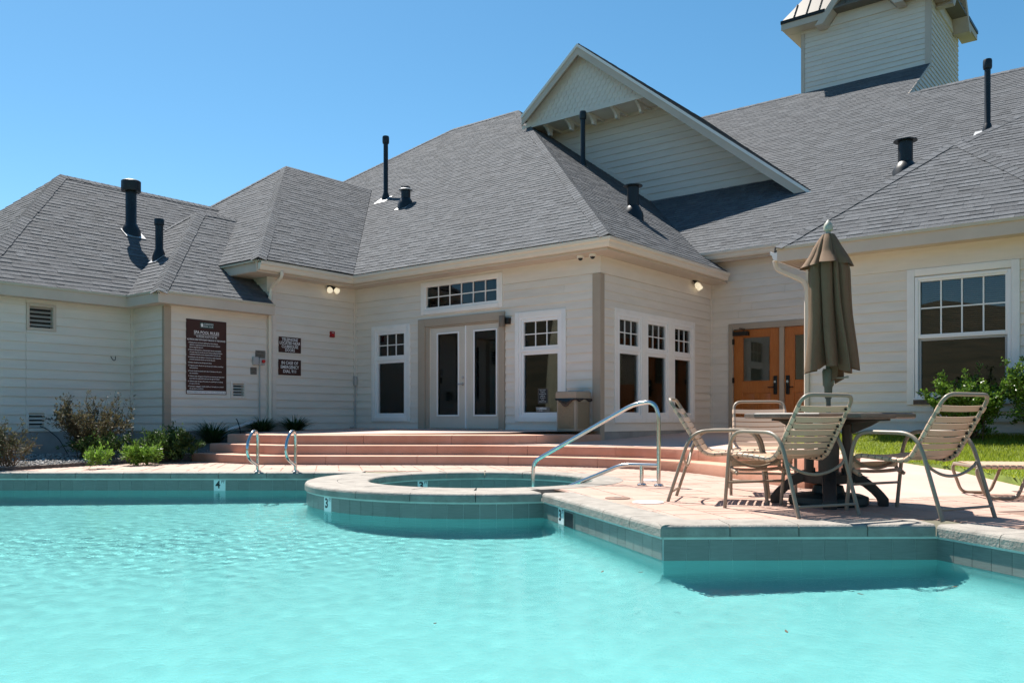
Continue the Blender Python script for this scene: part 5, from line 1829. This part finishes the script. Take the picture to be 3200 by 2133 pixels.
t = thing('emergency_switch', 'grey switch boxes with a red mushroom button beside the downspout', 'switch', tuple(Ft.P(9.92, 0, 0.52)))
mb = MB(); Ft.box(mb, 9.775, 9.885, 0.018, 0.095, 1.745, 1.895); mb.build('cover_box', M['ebox'], t, bevel=0.012)
mb = MB(); Ft.box(mb, 9.905, 10.03, 0.018, 0.085, 1.74, 1.88); mb.build('switch_box', M['ebox'], t, bevel=0.008)
mb = MB(); c = Ft.P(9.975, 0.085, 1.815); mb.tube([c, c+Vector((0.02, 0, 0)), c+Vector((0.021, 0, 0)), c+Vector((0.045, 0, 0))], [0.018, 0.018, 0.036, 0.032], 16); mb.build('button', M['red'], t, True)
mb = MB(); mb.tube([Ft.P(9.935, 0.045, 1.75), Ft.P(9.935, 0.045, 0.50)], 0.013, 10); mb.build('conduit', M['ebox'], t, True)
t = thing('outlet_conduit', 'grey conduit with a small box running down the inside wall corner', 'conduit', tuple(Ft.P(12.3, 0.05, 0.5)))
mb = MB(); Ft.box(mb, 12.30, 12.365, 0.03, 0.10, 1.42, 1.62); mb.build('box', M['ebox'], t, bevel=0.012)
mb = MB(); mb.tube(arc_pts([Ft.P(12.335, 0.062, 1.44), Ft.P(12.335, 0.062, 0.52), Ft.P(12.20, 0.062, 0.515)], 6, 0.1), 0.014, 10); mb.build('conduit', M['ebox'], t, True)
t = thing('wire_hook', 'thin black wire hook on the left wing wall', 'hook', tuple(Fl.P(7.6, 0, 1.76)))
mb = MB(); mb.tube(arc_pts([Fl.P(7.57, 0.02, 1.83), Fl.P(7.575, 0.05, 1.79), Fl.P(7.60, 0.06, 1.755), Fl.P(7.635, 0.06, 1.765), Fl.P(7.635, 0.06, 1.835)], 5, 0.03), 0.006, 6); mb.build('wire', M['wire'], t, True)
t = thing('black_cable', 'black cable hanging from the low wall louvre to the shrub', 'cable', tuple(Fl.P(6.5, 0.1, 0.1)))
mb = MB(); mb.tube(arc_pts([Fl.P(6.36, 0.0, 0.575), Fl.P(6.44, 0.05, 0.54), Fl.P(6.62, 0.12, 0.36), Fl.P(6.75, 0.15, 0.1)], 5, 0.08), 0.008, 6); mb.build('wire', M['wire'], t, True)
t = thing('black_cable', 'black cable end sticking up by the white drain extension', 'cable', tuple(Ft.P(9.25, 0.3, 0.3)))
mb = MB(); mb.tube(arc_pts([Ft.P(9.33, 0.32, 0.30), Ft.P(9.32, 0.32, 0.5), Ft.P(9.27, 0.3, 0.68), Ft.P(9.24, 0.3, 0.70)], 5, 0.08), 0.010, 6); mb.build('wire', M['wire'], t, True)

# ---------------------------------------------------------------- litter bin
t = thing('litter_bin', 'square tan litter bin with pebbled panels and black liner by the wall corner', 'bin', (-8.345, 12.09, 0.49))
x0, x1, y0, y1, zb0 = -8.56, -8.13, 11.85, 12.30, 0.488
mb = MB(); mb.box((x0+0.012, y0+0.012, zb0), (x1-0.012, y1-0.012, 1.06)); mb.build('body', M['trash'], t, bevel=0.03)
mb = MB(); mb.box((x0-0.005, y0-0.005, 1.035), (x1+0.005, y1+0.005, 1.165)); mb.build('lid', M['trash'], t, bevel=0.03)
mb = MB(); mb.box((x0+0.05, y0+0.30, 1.16), (x1-0.05, y1+0.03, 1.19)); mb.build('flap', M['ebox'], t, bevel=0.006)
mb = MB(); mb.box((x0+0.05, y0+0.004, zb0+0.05), (x1-0.06, y0+0.03, 0.985)); mb.build('pebble_panel', M['agg'], t, bevel=0.005)
mb = MB(); mb.box((x1-0.03, y0+0.06, zb0+0.05), (x1-0.004, y1-0.05, 0.985)); mb.build('pebble_panel', M['agg'], t, bevel=0.005)
mb = MB(); V = []; F = []; nb = 40
per = [(x0-0.004, y0-0.004), (x1+0.004, y0-0.004), (x1+0.004, y1+0.004), (x0-0.004, y1+0.004)]
for i in range(nb+1):
    s = i/nb*2
    if s < 1: p = (lerp(x0, x1, s), y0-0.012); sag = 0.10*math.exp(-((s-0.5)/0.26)**2)*1.25+0.02
    else: p = (x1+0.012, lerp(y0, y1, s-1)); sag = 0.035+0.022*math.sin((s-1)*9)
    wig = 0.006*math.sin(i*1.9)
    for j in range(5):
        f = j/4
        ox = (wig if s >= 1 else 0)*f+(0.012*math.sin(math.pi*f) if s >= 1 else 0); oy = (-wig if s < 1 else 0)*f-(0.012*math.sin(math.pi*f) if s < 1 else 0)
        V.append((p[0]+ox, p[1]+oy, 1.045-sag*f))
for i in range(nb):
    for j in range(4): k = i*5+j; F.append((k, k+1, k+6, k+5))
mb.add(V, F); mb.build('liner', M['bag'], t, True)

# ---------------------------------------------------------------- rails
t = thing('spa_handrail', 'tall bent stainless handrail leading into the round spa', 'handrail', tuple(W(1.53, 8.95)))
post = (1.53, 8.95); endp = (0.22, 9.62)
def alongr(s, z): return W(lerp(post[0], endp[0], s), lerp(post[1], endp[1], s), z)
mb = MB(); mb.tube(arc_pts([alongr(0, 0), alongr(0, 0.885), alongr(0.18, 0.86), alongr(0.985, 0.22), alongr(1.0, -0.55)], 10, [0.22, 0.12, 0.09]), 0.0215, 14); mb.build('upper_rail', M['steel'], t, True)
mb = MB(); mb.tube(arc_pts([alongr(0.0, 0.215), alongr(0.27, 0.215), alongr(0.95, -0.20), alongr(0.96, -0.7)], 8, 0.1), 0.0215, 14); mb.build('lower_rail', M['steel'], t, True)
mb = MB(); mb.tube([alongr(0.125, 0), alongr(0.125, 0.215)], 0.0215, 14); mb.build('short_post', M['steel'], t, True)
for s in (0.0, 0.125):
    mb = MB(); c = alongr(s, 0); mb.lathe([(0.052, 0), (0.052, 0.010), (0.038, 0.022), (0.024, 0.024)], tuple(c), 20); mb.build('floor_flange', M['steel'], t, True)
for X, lab in ((-3.37, 'left curved steel grab rail of the pool ladder on the far edge, near the 4 FT tile'), (-2.87, 'right curved steel grab rail of the pool ladder, towards the spa')):
    lab = {-3.37: 'curved steel grab rail at the pool edge, nearer the planting bed', -2.87: 'curved steel grab rail at the pool edge, nearer the round spa'}[X]
    t = thing('grab_rail', lab, 'grab rail', tuple(W(X, 11.36)), 'grab rails at the far pool edge')
    P = [(0, 11.36, 0.0), (0, 11.36, 0.10), (0.005, 11.37, 0.40), (0, 11.35, 0.525), (-0.03, 11.23, 0.545), (-0.075, 11.13, 0.44), (-0.09, 11.08, 0.30), (-0.07, 11.12, 0.18), (0.0, 11.36, 0.085)]
    mb = MB(); mb.tube(arc_pts([W(X+a*0.62, b, c) for a, b, c in P], 5, 0.09), 0.0215, 12); mb.build('tube', M['steel'], t, True)
    mb = MB(); mb.lathe([(0.05, 0.0), (0.05, 0.012), (0.03, 0.022)], tuple(W(X, 11.36, 0)), 18); mb.build('floor_flange', M['steel'], t, True)
for (X, Y, r, lab) in ((1.14, 7.18, 0.13, 'round white lid set in the deck near the notch corner'), (0.93, 7.55, 0.11, 'faded round lid in the deck close to the coping'), (1.57, 9.74, 0.12, 'round white lid in the deck behind the spa handrail')):
    t = thing('deck_lid', lab, 'lid', tuple(W(X, Y)))
    mb = MB(); mb.lathe([(r, -0.004), (r, 0.006), (r-0.006, 0.009), (0.01, 0.010)], tuple(W(X, Y, 0)), 32); mb.build('disc', M['plate'] if r != 0.11 else M['deckj'], t, True)
    mb = MB(); c = W(X, Y, 0.010); mb.box((c.x-0.03, c.y-0.006, c.z), (c.x+0.03, c.y+0.006, c.z+0.003)); mb.build('finger_slot', M['ebox'], t)
# ================================================================ furniture
HW = 0.242


def chair_proto():
    root = thing('strap_chair', 'x', 'chair', (0, 0, 0), 'strap chairs round the table')
    R = 0.0145
    # seat and back frame, one bent tube
    side = [(0.30, 0.275), (0.385, 0.315), (0.375, 0.405), (0.30, 0.425), (-0.115, 0.395), (-0.375, 0.815)]
    sp = arc_pts([(0, y, z) for y, z in side], 6, [0.05, 0.05, 0.05, 0.09])
    L = [Vector((-HW, p.y, p.z)) for p in sp]; Rr = [Vector((HW, p.y, p.z)) for p in sp]
    # rounded top
    tops = arc_pts([L[-2], L[-1]+Vector((0, -0.03, 0.055)), Rr[-1]+Vector((0, -0.03, 0.055)), Rr[-2]], 8, 0.085)
    mb = MB(); mb.tube(L[:-1]+tops[1:-1]+Rr[:-1][::-1], R, 10); mb.build('seat_frame', M['alu'], root, True, local=True)
    for sgn in (-1, 1):
        x = sgn*(HW+0.042)
        mb = MB()
        P = arc_pts([(x, 0.40, 0.0), (x, 0.345, 0.50), (x, 0.27, 0.605), (x, -0.15, 0.60), (x, -0.24, 0.52), (x, -0.41, 0.0)], 7, [0.10, 0.10, 0.09, 0.10])
        mb.tube(P, R, 10); mb.build('arm_and_legs', M['alu'], root, True, local=True)
    for (y, z, sag, nm) in ((0.353, 0.425, 0.105, 'seat_brace'), (-0.279, 0.40, 0.105, 'seat_brace')):
        mb = MB()
        P = [(lerp(-HW-0.042, HW+0.042, i/16), y, z-sag*math.sin(math.pi*i/16)**0.7) for i in range(17)]
        mb.tube(P, 0.011, 8); mb.build(nm, M['alu'], root, True, local=True)
    for (y, z) in ((0.378, 0.20), (-0.385, 0.078)):
        mb = MB(); mb.tube([(-HW-0.042, y, z), (HW+0.042, y, z)], 0.010, 8); mb.build('stretcher', M['alu'], root, True, local=True)
    # straps: positions by length along the side path
    cl = [0.0]
    for a, b in zip(sp, sp[1:]): cl.append(cl[-1]+(b-a).length)
    tot = cl[-1]
    def at(s):
        i = max(0, min(len(cl)-2, int(np.searchsorted(cl, s))-1)); t_ = (s-cl[i])/(cl[i+1]-cl[i])
        return sp[i].lerp(sp[i+1], t_), (sp[i+1]-sp[i]).normalized()
    bend = cl[-1]-0.475
    pos = [0.045, 0.115]+[0.225+0.062*i for i in range(7)]+[bend-0.01+0.0565*i for i in range(7)]+[tot-0.055]
    pos = [p for p in pos if p < tot-0.03]
    for s in pos:
        c, d = at(s); n = Vector((1, 0, 0)).cross(d).normalized()       # to the sitter's side
        if n.z < 0 and abs(n.z) > 0.2: n = -n
        w = 0.0235
        mb = MB(); V = []; F = []; N = 12
        for i in range(N+1):
            x = lerp(-HW, HW, i/N); sag = -0.010*math.sin(math.pi*i/N)
            for (a, b) in ((-w, 0.0105), (w, 0.0105), (w, 0.0145), (-w, 0.0145)):
                V.append(Vector((x, 0, 0))+c+d*a+n*(b+sag))
        for i in range(N):
            for k in range(4): F.append((i*4+k, i*4+(k+1) % 4, i*4+4+(k+1) % 4, i*4+4+k))
        mb.add(V, F)
        for sx in (-HW, HW):
            q = Vector((sx, 0, 0)); mb.tube([c+q-d*w, c+q+d*w], R+0.0035, 12)
        # return of the strap on the underside, near the tubes
        st = mb.build('strap', M['strap'], root, True, local=True)
        for sx in (-1, 1):
            q = c+Vector((sx*(HW-0.022), 0, 0))
            mb = MB(); mb.tube([q+n*0.009, q-n*0.004, q-n*0.009], [0.0085, 0.0085, 0.005], 8); mb.build('plug', M['plug'], st, True, local=True)
    return root


proto = chair_proto()
CH = [((2.10, 6.505), (-0.335, 0.73), 'tan strap chair between the table and the pool notch, its back over the coping'),
      ((2.99, 6.325), (-0.37, 0.71), 'tan strap chair next to the lounger, its back towards the pool'),
      ((1.80, 7.42), (0.95, -0.31), 'tan strap chair seen side-on next to the spa handrail'),
      ((2.38, 8.20), (-0.23, -0.97), 'tan strap chair on the far side of the table, facing the pool')]
for i, ((X, Y), (dx, dy), lab) in enumerate(CH):
    d = W(dx, dy); rz = math.atan2(-d.x, d.y)
    z = 0.0
    if i == 0:
        proto.location = W(X, Y, z); proto.rotation_euler = (0, 0, rz); proto['label'] = lab
    else:
        copy_tree(proto, W(X, Y, z), rz, lab)

# ---------------------------------------------------------------- table
TC = W(2.60, 7.05)
t = thing('patio_table', 'round dark brown resin patio table with a four-footed pedestal', 'table', tuple(TC))
mb = MB(); mb.lathe([(0.60, 0.700), (0.655, 0.702), (0.668, 0.712), (0.668, 0.738), (0.655, 0.747), (0.045, 0.749)], tuple(TC), 14); mb.build('tabletop', M['resintop'], t)
for i in range(14):
    pass
for k in range(4):
    a = math.radians(20+90*k); c, s = math.cos(a), math.sin(a)
    def loc(r, w, z): return (TC.x+c*r-s*w, TC.y+s*r+c*w, z)
    # upright slab
    mb = MB(); mb.prism([loc(0.115, -0.07, 0.19), loc(0.175, -0.075, 0.19), loc(0.19, 0.0, 0.19), loc(0.175, 0.075, 0.19), loc(0.115, 0.07, 0.19)], [loc(0.105, -0.075, 0.66), loc(0.165, -0.085, 0.66), loc(0.185, 0, 0.66), loc(0.165, 0.085, 0.66), loc(0.105, 0.075, 0.66)])
    mb.build('pedestal_slab', M['resin'], t, bevel=0.008)
    # curved foot
    top = [(0.10, 0.30), (0.20, 0.275), (0.28, 0.235), (0.36, 0.17), (0.42, 0.105), (0.455, 0.06), (0.455, 0.0)]
    low = [(0.10, 0.17), (0.19, 0.185), (0.26, 0.155), (0.32, 0.105), (0.365, 0.055), (0.375, 0.03), (0.375, 0.0)]
    mb = MB(); pr = top+low[::-1]
    mb.prism([loc(r, -0.052, z) for r, z in pr], [loc(r, 0.052, z) for r, z in pr]); o = mb.build('foot', M['resin'], t, bevel=0.010)
    # curved bracket under the top
    pr = [(0.12, 0.56), (0.20, 0.585), (0.32, 0.64), (0.42, 0.70), (0.12, 0.70)]
    mb = MB(); mb.prism([loc(r, -0.04, z) for r, z in pr], [loc(r, 0.04, z) for r, z in pr]); mb.build('top_bracket', M['resin'], t, bevel=0.006)
    mb = MB(); a2 = a+math.pi/4; c, s = math.cos(a2), math.sin(a2)
    mb.prism([loc(0.08, -0.012, 0.665), loc(0.60, -0.012, 0.685), loc(0.60, 0.012, 0.685), loc(0.08, 0.012, 0.665)], [loc(0.08, -0.012, 0.70), loc(0.60, -0.012, 0.70), loc(0.60, 0.012, 0.70), loc(0.08, 0.012, 0.70)])
    mb.build('top_rib', M['resin'], t)
mb = MB(); mb.lathe([(0.13, 0.17), (0.20, 0.18), (0.205, 0.245), (0.15, 0.26)], tuple(TC), 16); mb.build('hub', M['resin'], t, True)

# ---------------------------------------------------------------- closed umbrella
t = thing('patio_umbrella', 'closed taupe canvas patio umbrella standing through the table', 'umbrella', tuple(TC))
mb = MB(); mb.lathe([(0.0195, 0.10), (0.0195, 2.22)], tuple(TC), 16); mb.build('pole', M['pole'], t, True)
mb = MB(); mb.lathe([(0.025, 0.865), (0.030, 0.90), (0.033, 0.96), (0.043, 0.975), (0.047, 1.09), (0.04, 1.11)], tuple(TC), 18); mb.build('crank_housing', M['pole'], t, True)
mb = MB(); c = Vector((TC.x, TC.y, 1.035)); e = W(0.10, -0.06); mb.tube([c+e*0.3, c+e*1.0, c+e*1.35+Vector((0, 0, 0.006))], [0.006, 0.006, 0.010], 8); mb.build('crank_handle', M['finial'], t, True)
mb = MB(); mb.lathe([(0.022, 2.205), (0.020, 2.235), (0.036, 2.25), (0.038, 2.275), (0.03, 2.30), (0.012, 2.325), (0.003, 2.335)], tuple(TC), 16); mb.build('finial', M['finial'], t, True)
mb = MB(); mb.lathe([(0.30, 0.0), (0.315, 0.02), (0.31, 0.065), (0.26, 0.085), (0.13, 0.10), (0.115, 0.155), (0.035, 0.175), (0.03, 0.36)], tuple(TC), 28); mb.build('weighted_base', M['base'], t, True)


def canopy(z0, z1, prof, amp0, amp1, name, seed, shift=0.0, hem=0.03, nf=9):
    """furled canvas: irregular deep pleats; prof lists (height fraction from the top, radius)"""
    rnd = random.Random(seed)
    nt_, nz = 198, 30
    edges = np.cumsum([rnd.uniform(0.55, 1.5) for _ in range(nf)]); edges = np.concatenate([[0], edges])/edges[-1]
    dp = [rnd.uniform(0.55, 1.35) for _ in range(nf)]; out = [rnd.uniform(0.86, 1.14) for _ in range(nf)]
    hemz = [rnd.uniform(-1, 1) for _ in range(nf)]; ph = [rnd.uniform(0, 6.28) for _ in range(nf)]
    V = []; F = []
    for j in range(nz+1):
        f = j/nz
        r = np.interp(f, [p[0] for p in prof], [p[1] for p in prof])
        for i in range(nt_):
            th = 2*math.pi*i/nt_
            k = i/nt_; m = min(nf-1, int(np.searchsorted(edges, k, side='right'))-1); u = (k-edges[m])/(edges[m+1]-edges[m])
            uu = u+0.10*math.sin(2*math.pi*u)*math.sin(ph[m]+2.2*f)
            lob = max(0.0, math.sin(math.pi*min(1, max(0, uu))))**0.62
            a = min(0.8, lerp(amp0, amp1, f**0.6)*dp[m])
            rr = r*lerp(1.0, out[m], f)*(1-a+a*lob)*(1+0.03*math.sin(7*f+ph[m]))
            tw = 0.20*f+0.04*math.sin(5*f+ph[m])
            hz_ = hem*(hemz[m]+0.7*math.sin(math.pi*u))*f**4
            p = W(rr*math.cos(th+tw)+shift*f, rr*math.sin(th+tw))
            V.append((TC.x+p.x, TC.y+p.y, lerp(z1, z0, f)-hz_))
    for j in range(nz):
        for i in range(nt_):
            F.append((j*nt_+i, (j+1)*nt_+i, (j+1)*nt_+(i+1) % nt_, j*nt_+(i+1) % nt_))
    n0 = len(V)
    for i in range(nt_):
        p = Vector(V[nz*nt_+i]); c = Vector((TC.x, TC.y, p.z)); V.append(tuple(c+(p-c)*0.75+Vector((0, 0, 0.06))))
    for i in range(nt_): F.append((nz*nt_+i, n0+i, n0+(i+1) % nt_, nz*nt_+(i+1) % nt_))
    mb = MB(); mb.add(V, F)
    return mb.build(name, M['canvas'], t, True)


canopy(1.13, 2.19, [(0, 0.05), (0.12, 0.12), (0.25, 0.165), (0.6, 0.190), (1.0, 0.240)], 0.2, 0.52, 'canopy', 5, 0.035, 0.035)
canopy(1.955, 2.213, [(0, 0.05), (0.15, 0.075), (0.6, 0.135), (1.0, 0.200)], 0.10, 0.36, 'valance', 9, 0.0, 0.016, 8)
mb = MB()
for k, (a, b, h) in enumerate(((0.02, -0.05, 1.0), (0.06, -0.02, 0.985), (0.045, 0.02, 1.02))):
    p = W(a, b)
    V = [(TC.x+p.x*0.3, TC.y+p.y*0.3, 1.16), (TC.x+p.x*1.6+0.02, TC.y+p.y*1.6, 1.12), (TC.x+p.x*1.9, TC.y+p.y*1.9, h+0.04), (TC.x+p.x*1.1-0.02, TC.y+p.y*1.1, h)]
    mb.add(V, [(0, 1, 2, 3)])
mb.build('tie_strap', M['canvas'], t, True)

# ---------------------------------------------------------------- chaise lounge (enters at the right edge)
ax = (W(0.985, -0.17)).normalized()          # along the bed, away from the foot
ay = Vector((-ax.y, ax.x, 0))
FO = W(4.03, 7.42)                        # near foot corner
t = thing('chaise_lounge', 'low tan strap chaise lounge beside the lawn', 'lounger', tuple(FO+ay*0.33))
Z = 0.285; Wd = 0.66; Ln = 1.9
def cl_(s, w, z): return FO+ax*s+ay*w+Vector((0, 0, z))
mb = MB(); mb.tube(arc_pts([cl_(Ln, 0, Z-0.012), cl_(0.0, 0, Z), cl_(0.0, Wd, Z), cl_(Ln, Wd, Z-0.012)], 8, 0.07), 0.0145, 10); mb.build('bed_frame', M['alu'], t, True)
for (s, e) in ((0.0, 0.30), (1.30, 1.62)):
    for w in (0.02, Wd-0.02):
        mb = MB(); mb.tube(arc_pts([cl_(s+0.03, w, Z), cl_(s-0.01, w, Z-0.03), cl_(s+0.075, w, 0.0155), cl_(e+0.02, w, 0.0155), cl_(e+0.12, w, Z-0.02)], 7, 0.06), 0.0145, 10); mb.build('sled_leg', M['alu'], t, True)
k = 0
s = 0.06
while s < Ln-0.05:
    mb = MB(); a, b, c, d = cl_(s, -0.012, Z+0.014), cl_(s+0.036, -0.012, Z+0.014), cl_(s+0.036, Wd+0.012, Z+0.014), cl_(s, Wd+0.012, Z+0.014)
    dz = Vector((0, 0, 0.004)); m1, m2 = cl_(s, Wd/2, Z+0.004), cl_(s+0.036, Wd/2, Z+0.004)
    mb.add([a, b, m2, m1, a+dz, b+dz, m2+dz, m1+dz], [(0, 3, 2, 1), (4, 5, 6, 7), (0, 1, 5, 4), (0, 4, 7, 3), (1, 2, 6, 5)])
    mb.add([m1, m2, c, d, m1+dz, m2+dz, c+dz, d+dz], [(0, 3, 2, 1), (4, 5, 6, 7), (2, 3, 7, 6), (0, 4, 7, 3), (1, 2, 6, 5)])
    for w in (0, Wd): mb.tube([cl_(s, w, Z), cl_(s+0.036, w, Z)], 0.018, 10)
    mb.build('strap', M['strap'], t); s += 0.050
# ================================================================ plants
def leaf_cloud(pts, dirs, size, asp, rng):
    """rhombic leaves at pts pointing roughly along dirs -> quads"""
    n = len(pts)
    d = dirs/np.maximum(1e-6, np.linalg.norm(dirs, axis=1, keepdims=True))
    r = rng.normal(size=(n, 3)); s = np.cross(d, r); s /= np.maximum(1e-6, np.linalg.norm(s, axis=1, keepdims=True))
    nrm = np.cross(s, d)
    L = size*rng.uniform(0.6, 1.3, (n, 1)); Wd = L*asp
    V = np.stack([pts, pts+d*L*0.45+s*Wd*0.5-nrm*L*0.05, pts+d*L, pts+d*L*0.45-s*Wd*0.5-nrm*L*0.05], 1)
    return V.reshape(-1, 3), np.arange(n*4).reshape(-1, 4)


def shrub(name, label, c, h, r, nst, leaves, size, lm, seed, asp=0.45, twig=True, spread=0.9, low=0.15, flat=1.0, group=None, wx=1.0):
    rng = np.random.default_rng(seed)
    t = thing(name, label, 'plant' if name != 'flowering_shrub' else 'shrub', tuple(c), group)
    mb = MB(); P = []; Dv = []
    ca, sa = CA, SA
    for k in range(nst):
        a = rng.uniform(0, 2*math.pi); e = rng.uniform(0.1, 1.0)**0.7*r
        tipc = np.array([math.cos(a)*e*wx, math.sin(a)*e])
        tip = np.array([c[0]+CA*tipc[0]-SA*tipc[1], c[1]+SA*tipc[0]+CA*tipc[1], c[2]+h*rng.uniform(0.62, 1.0)*(1-0.45*(e/r)**2*flat)])
        b = np.array([c[0]+rng.normal(0, r*0.12), c[1]+rng.normal(0, r*0.12), c[2]-0.03])
        mid = b+(tip-b)*0.5+np.array([0, 0, h*0.10])+rng.normal(0, r*0.06, 3)
        ts = np.linspace(0, 1, 7)[:, None]
        cur = b*(1-ts)**2+mid*2*ts*(1-ts)+tip*ts**2
        if twig: mb.tube([tuple(p) for p in cur], [0.0085*(1-0.8*x) for x in np.linspace(0, 1, 7)], 5)
        # side twigs
        nsd = 5
        segs = [(cur[2+i % 5], cur[2+i % 5]+rng.normal(0, 1, 3)*r*0.20+np.array([0, 0, h*0.10])) for i in range(nsd)]
        for (p, q) in segs:
            if twig: mb.tube([tuple(p), tuple((p+q)/2+rng.normal(0, 0.01, 3)), tuple(q)], [0.004, 0.003, 0.0015], 4)
        m = leaves//nst
        for (p, q) in segs+[(cur[3], cur[5]), (cur[4], cur[6]), (cur[5], cur[6])]:
            mm = m//(nsd+3)
            f = rng.uniform(0, 1, (mm, 1))**0.7
            x = p+(q-p)*f+rng.normal(0, 0.02, (mm, 3))
            x = x[x[:, 2] > c[2]+low*h*rng.uniform(0.2, 1.4, len(x))]
            P.append(x); Dv.append((q-p)/max(1e-5, np.linalg.norm(q-p))*0.6+rng.normal(0, 0.7, (len(x), 3))+np.array([0, 0, 0.3]))
    if twig: mb.build('branches', M['twig'], t, True)
    P = np.concatenate(P); Dv = np.concatenate(Dv)
    V, F = leaf_cloud(P, Dv, size, asp, rng)
    soup('foliage', V, F, lm, t, tone=rng.uniform(0, 1, len(F)))
    return t


def tuft(label, c, h, r, n, seed, lm):
    rng = np.random.default_rng(seed)
    t = thing('grass_tuft', label, 'plant', tuple(c), 'dark strap-leaved tufts by the walls')
    V = []; F = []; tn = []
    for k in range(n):
        a = rng.uniform(0, 6.283); e = r*rng.uniform(0.2, 1.0)**0.7; hh = h*rng.uniform(0.6, 1.05)*(1-0.35*(e/r)**2)
        dx, dy = math.cos(a), math.sin(a); w = rng.uniform(0.006, 0.011)
        b = np.array([c[0]+dx*r*0.15*rng.uniform(0, 1), c[1]+dy*r*0.15*rng.uniform(0, 1), c[2]-0.02])
        prev = None
        droop = rng.uniform(0.0, 0.5)
        for j in range(6):
            f = j/5
            p = b+np.array([dx*e*f**1.4, dy*e*f**1.4, hh*(1.35*f-(0.35+droop*0.5)*f*f*f)])
            ww = w*(1-f**2)+0.0008
            i0 = len(V); V += [p+np.array([-dy*ww, dx*ww, 0]), p+np.array([dy*ww, -dx*ww, 0])]
            if prev is not None: F.append((prev, prev+1, i0+1, i0)); tn.append(rng.uniform(0, 1))
            prev = i0
    soup('blades', V, F, lm, t, tone=tn)
    mb = MB(); mb.lathe([(r*0.16, -0.05), (r*0.2, 0.0), (r*0.12, 0.05)], tuple(c), 8); mb.build('crown', M['twig'], t)
    return t


shrub('flowering_shrub', 'tall sparse half-dry twiggy shrub against the left wing wall', (-13.75, 6.45, 0.08), 0.93, 0.68, 46, 5600, 0.050, M['leafd'], 21, 0.38, flat=0.7)
shrub('flowering_shrub', 'low green underbrush at the foot of the half-dry shrub', (-13.45, 6.50, 0.06), 0.45, 0.50, 22, 4200, 0.048, M['leafg'], 27, 0.4)
shrub('flowering_shrub', 'brown twiggy low shrub at the deck end of the planting bed', (-12.75, 4.85, 0.05), 0.58, 0.42, 22, 2200, 0.04, M['leafd'], 22, 0.4)
tuft('arching tuft of dark strap leaves below the rules sign', (-13.78, 8.62, 0.24), 0.52, 0.62, 330, 31, M['blade'])
tuft('arching tuft of dark strap leaves by the downspout', (-13.88, 9.72, 0.42), 0.40, 0.60, 300, 32, M['blade'])
tuft('arching tuft of dark strap leaves below the emergency sign', (-13.86, 10.46, 0.43), 0.40, 0.60, 300, 33, M['blade'])
shrub('ground_cover', 'mound of mid green leafy ground cover against the step ends', (-12.86, 7.36, 0.06), 0.44, 0.46, 30, 6800, 0.060, M['leafg'], 41, 0.30, False, flat=0.8, low=0.0, wx=1.15)
shrub('ground_cover', 'bright sunlit lime green leafy plant at the deck edge', (-12.50, 6.62, 0.03), 0.23, 0.29, 20, 2000, 0.075, M['leafb'], 42, 0.30, False, flat=0.6, low=0.0, wx=1.1)
shrub('ground_cover', 'small yellow-green plant standing alone at the deck edge', (-12.05, 5.80, 0.03), 0.24, 0.21, 14, 1000, 0.055, M['leafb'], 43, 0.32, False, flat=0.4, low=0.0)
shrub('flowering_shrub', 'glossy green bush under the big grilled window', (-2.52, 13.15, 0.36), 0.96, 0.50, 40, 15000, 0.046, M['leafs'], 51, 0.55, flat=0.55, low=0.02)
shrub('flowering_shrub', 'taller glossy green bush beyond the big window', (-1.60, 13.15, 0.40), 1.08, 0.60, 40, 15000, 0.046, M['leafs'], 52, 0.55, flat=0.5, low=0.02)
# dandelion in the lawn
def lawn_pt(X, Y): return W(X, Y, lawn_z(X, Y))
t = thing('dandelion', 'single yellow dandelion in the lawn', 'flower', tuple(lawn_pt(4.93, 10.6)))
c = lawn_pt(4.93, 10.6)
mb = MB(); mb.tube([c, c+Vector((0.004, 0, 0.05)), c+Vector((0.006, 0.002, 0.085))], 0.003, 5); mb.build('stem', M['grass'], t)
mb = MB(); mb.lathe([(0.004, 0.0), (0.020, 0.006), (0.022, 0.012), (0.010, 0.018)], tuple(c+Vector((0.006, 0.002, 0.083))), 12); mb.build('flower_head', M['yellow'], t, True)
# leaves drifting on the pool
LF = [(0.78, 5.2), (0.55, 5.22), (1.85, 4.55), (-0.35, 3.9), (2.45, 4.75), (1.2, 3.75)]
for i, (X, Y) in enumerate(LF):
    p = W(X, Y, ZW+0.004); a = i*1.7
    mb = MB(); l, w = 0.018, 0.006
    q = [(-l, 0, 0), (-l*.3, -w, 0.002), (l*.5, -w*.8, 0.003), (l, 0, 0.006), (l*.5, w*.8, 0.003), (-l*.3, w, 0.002)]
    q = [Vector((math.cos(a)*x-math.sin(a)*y, math.sin(a)*x+math.cos(a)*y, z))+p for x, y, z in q]
    mb.prism(q, [v+Vector((0, 0, 0.0015)) for v in q])
    tag(mb.build('floating_leaf', M['twig']), 'tiny brown leaf floating on the pool water', 'leaf', 'leaves floating on the pool')
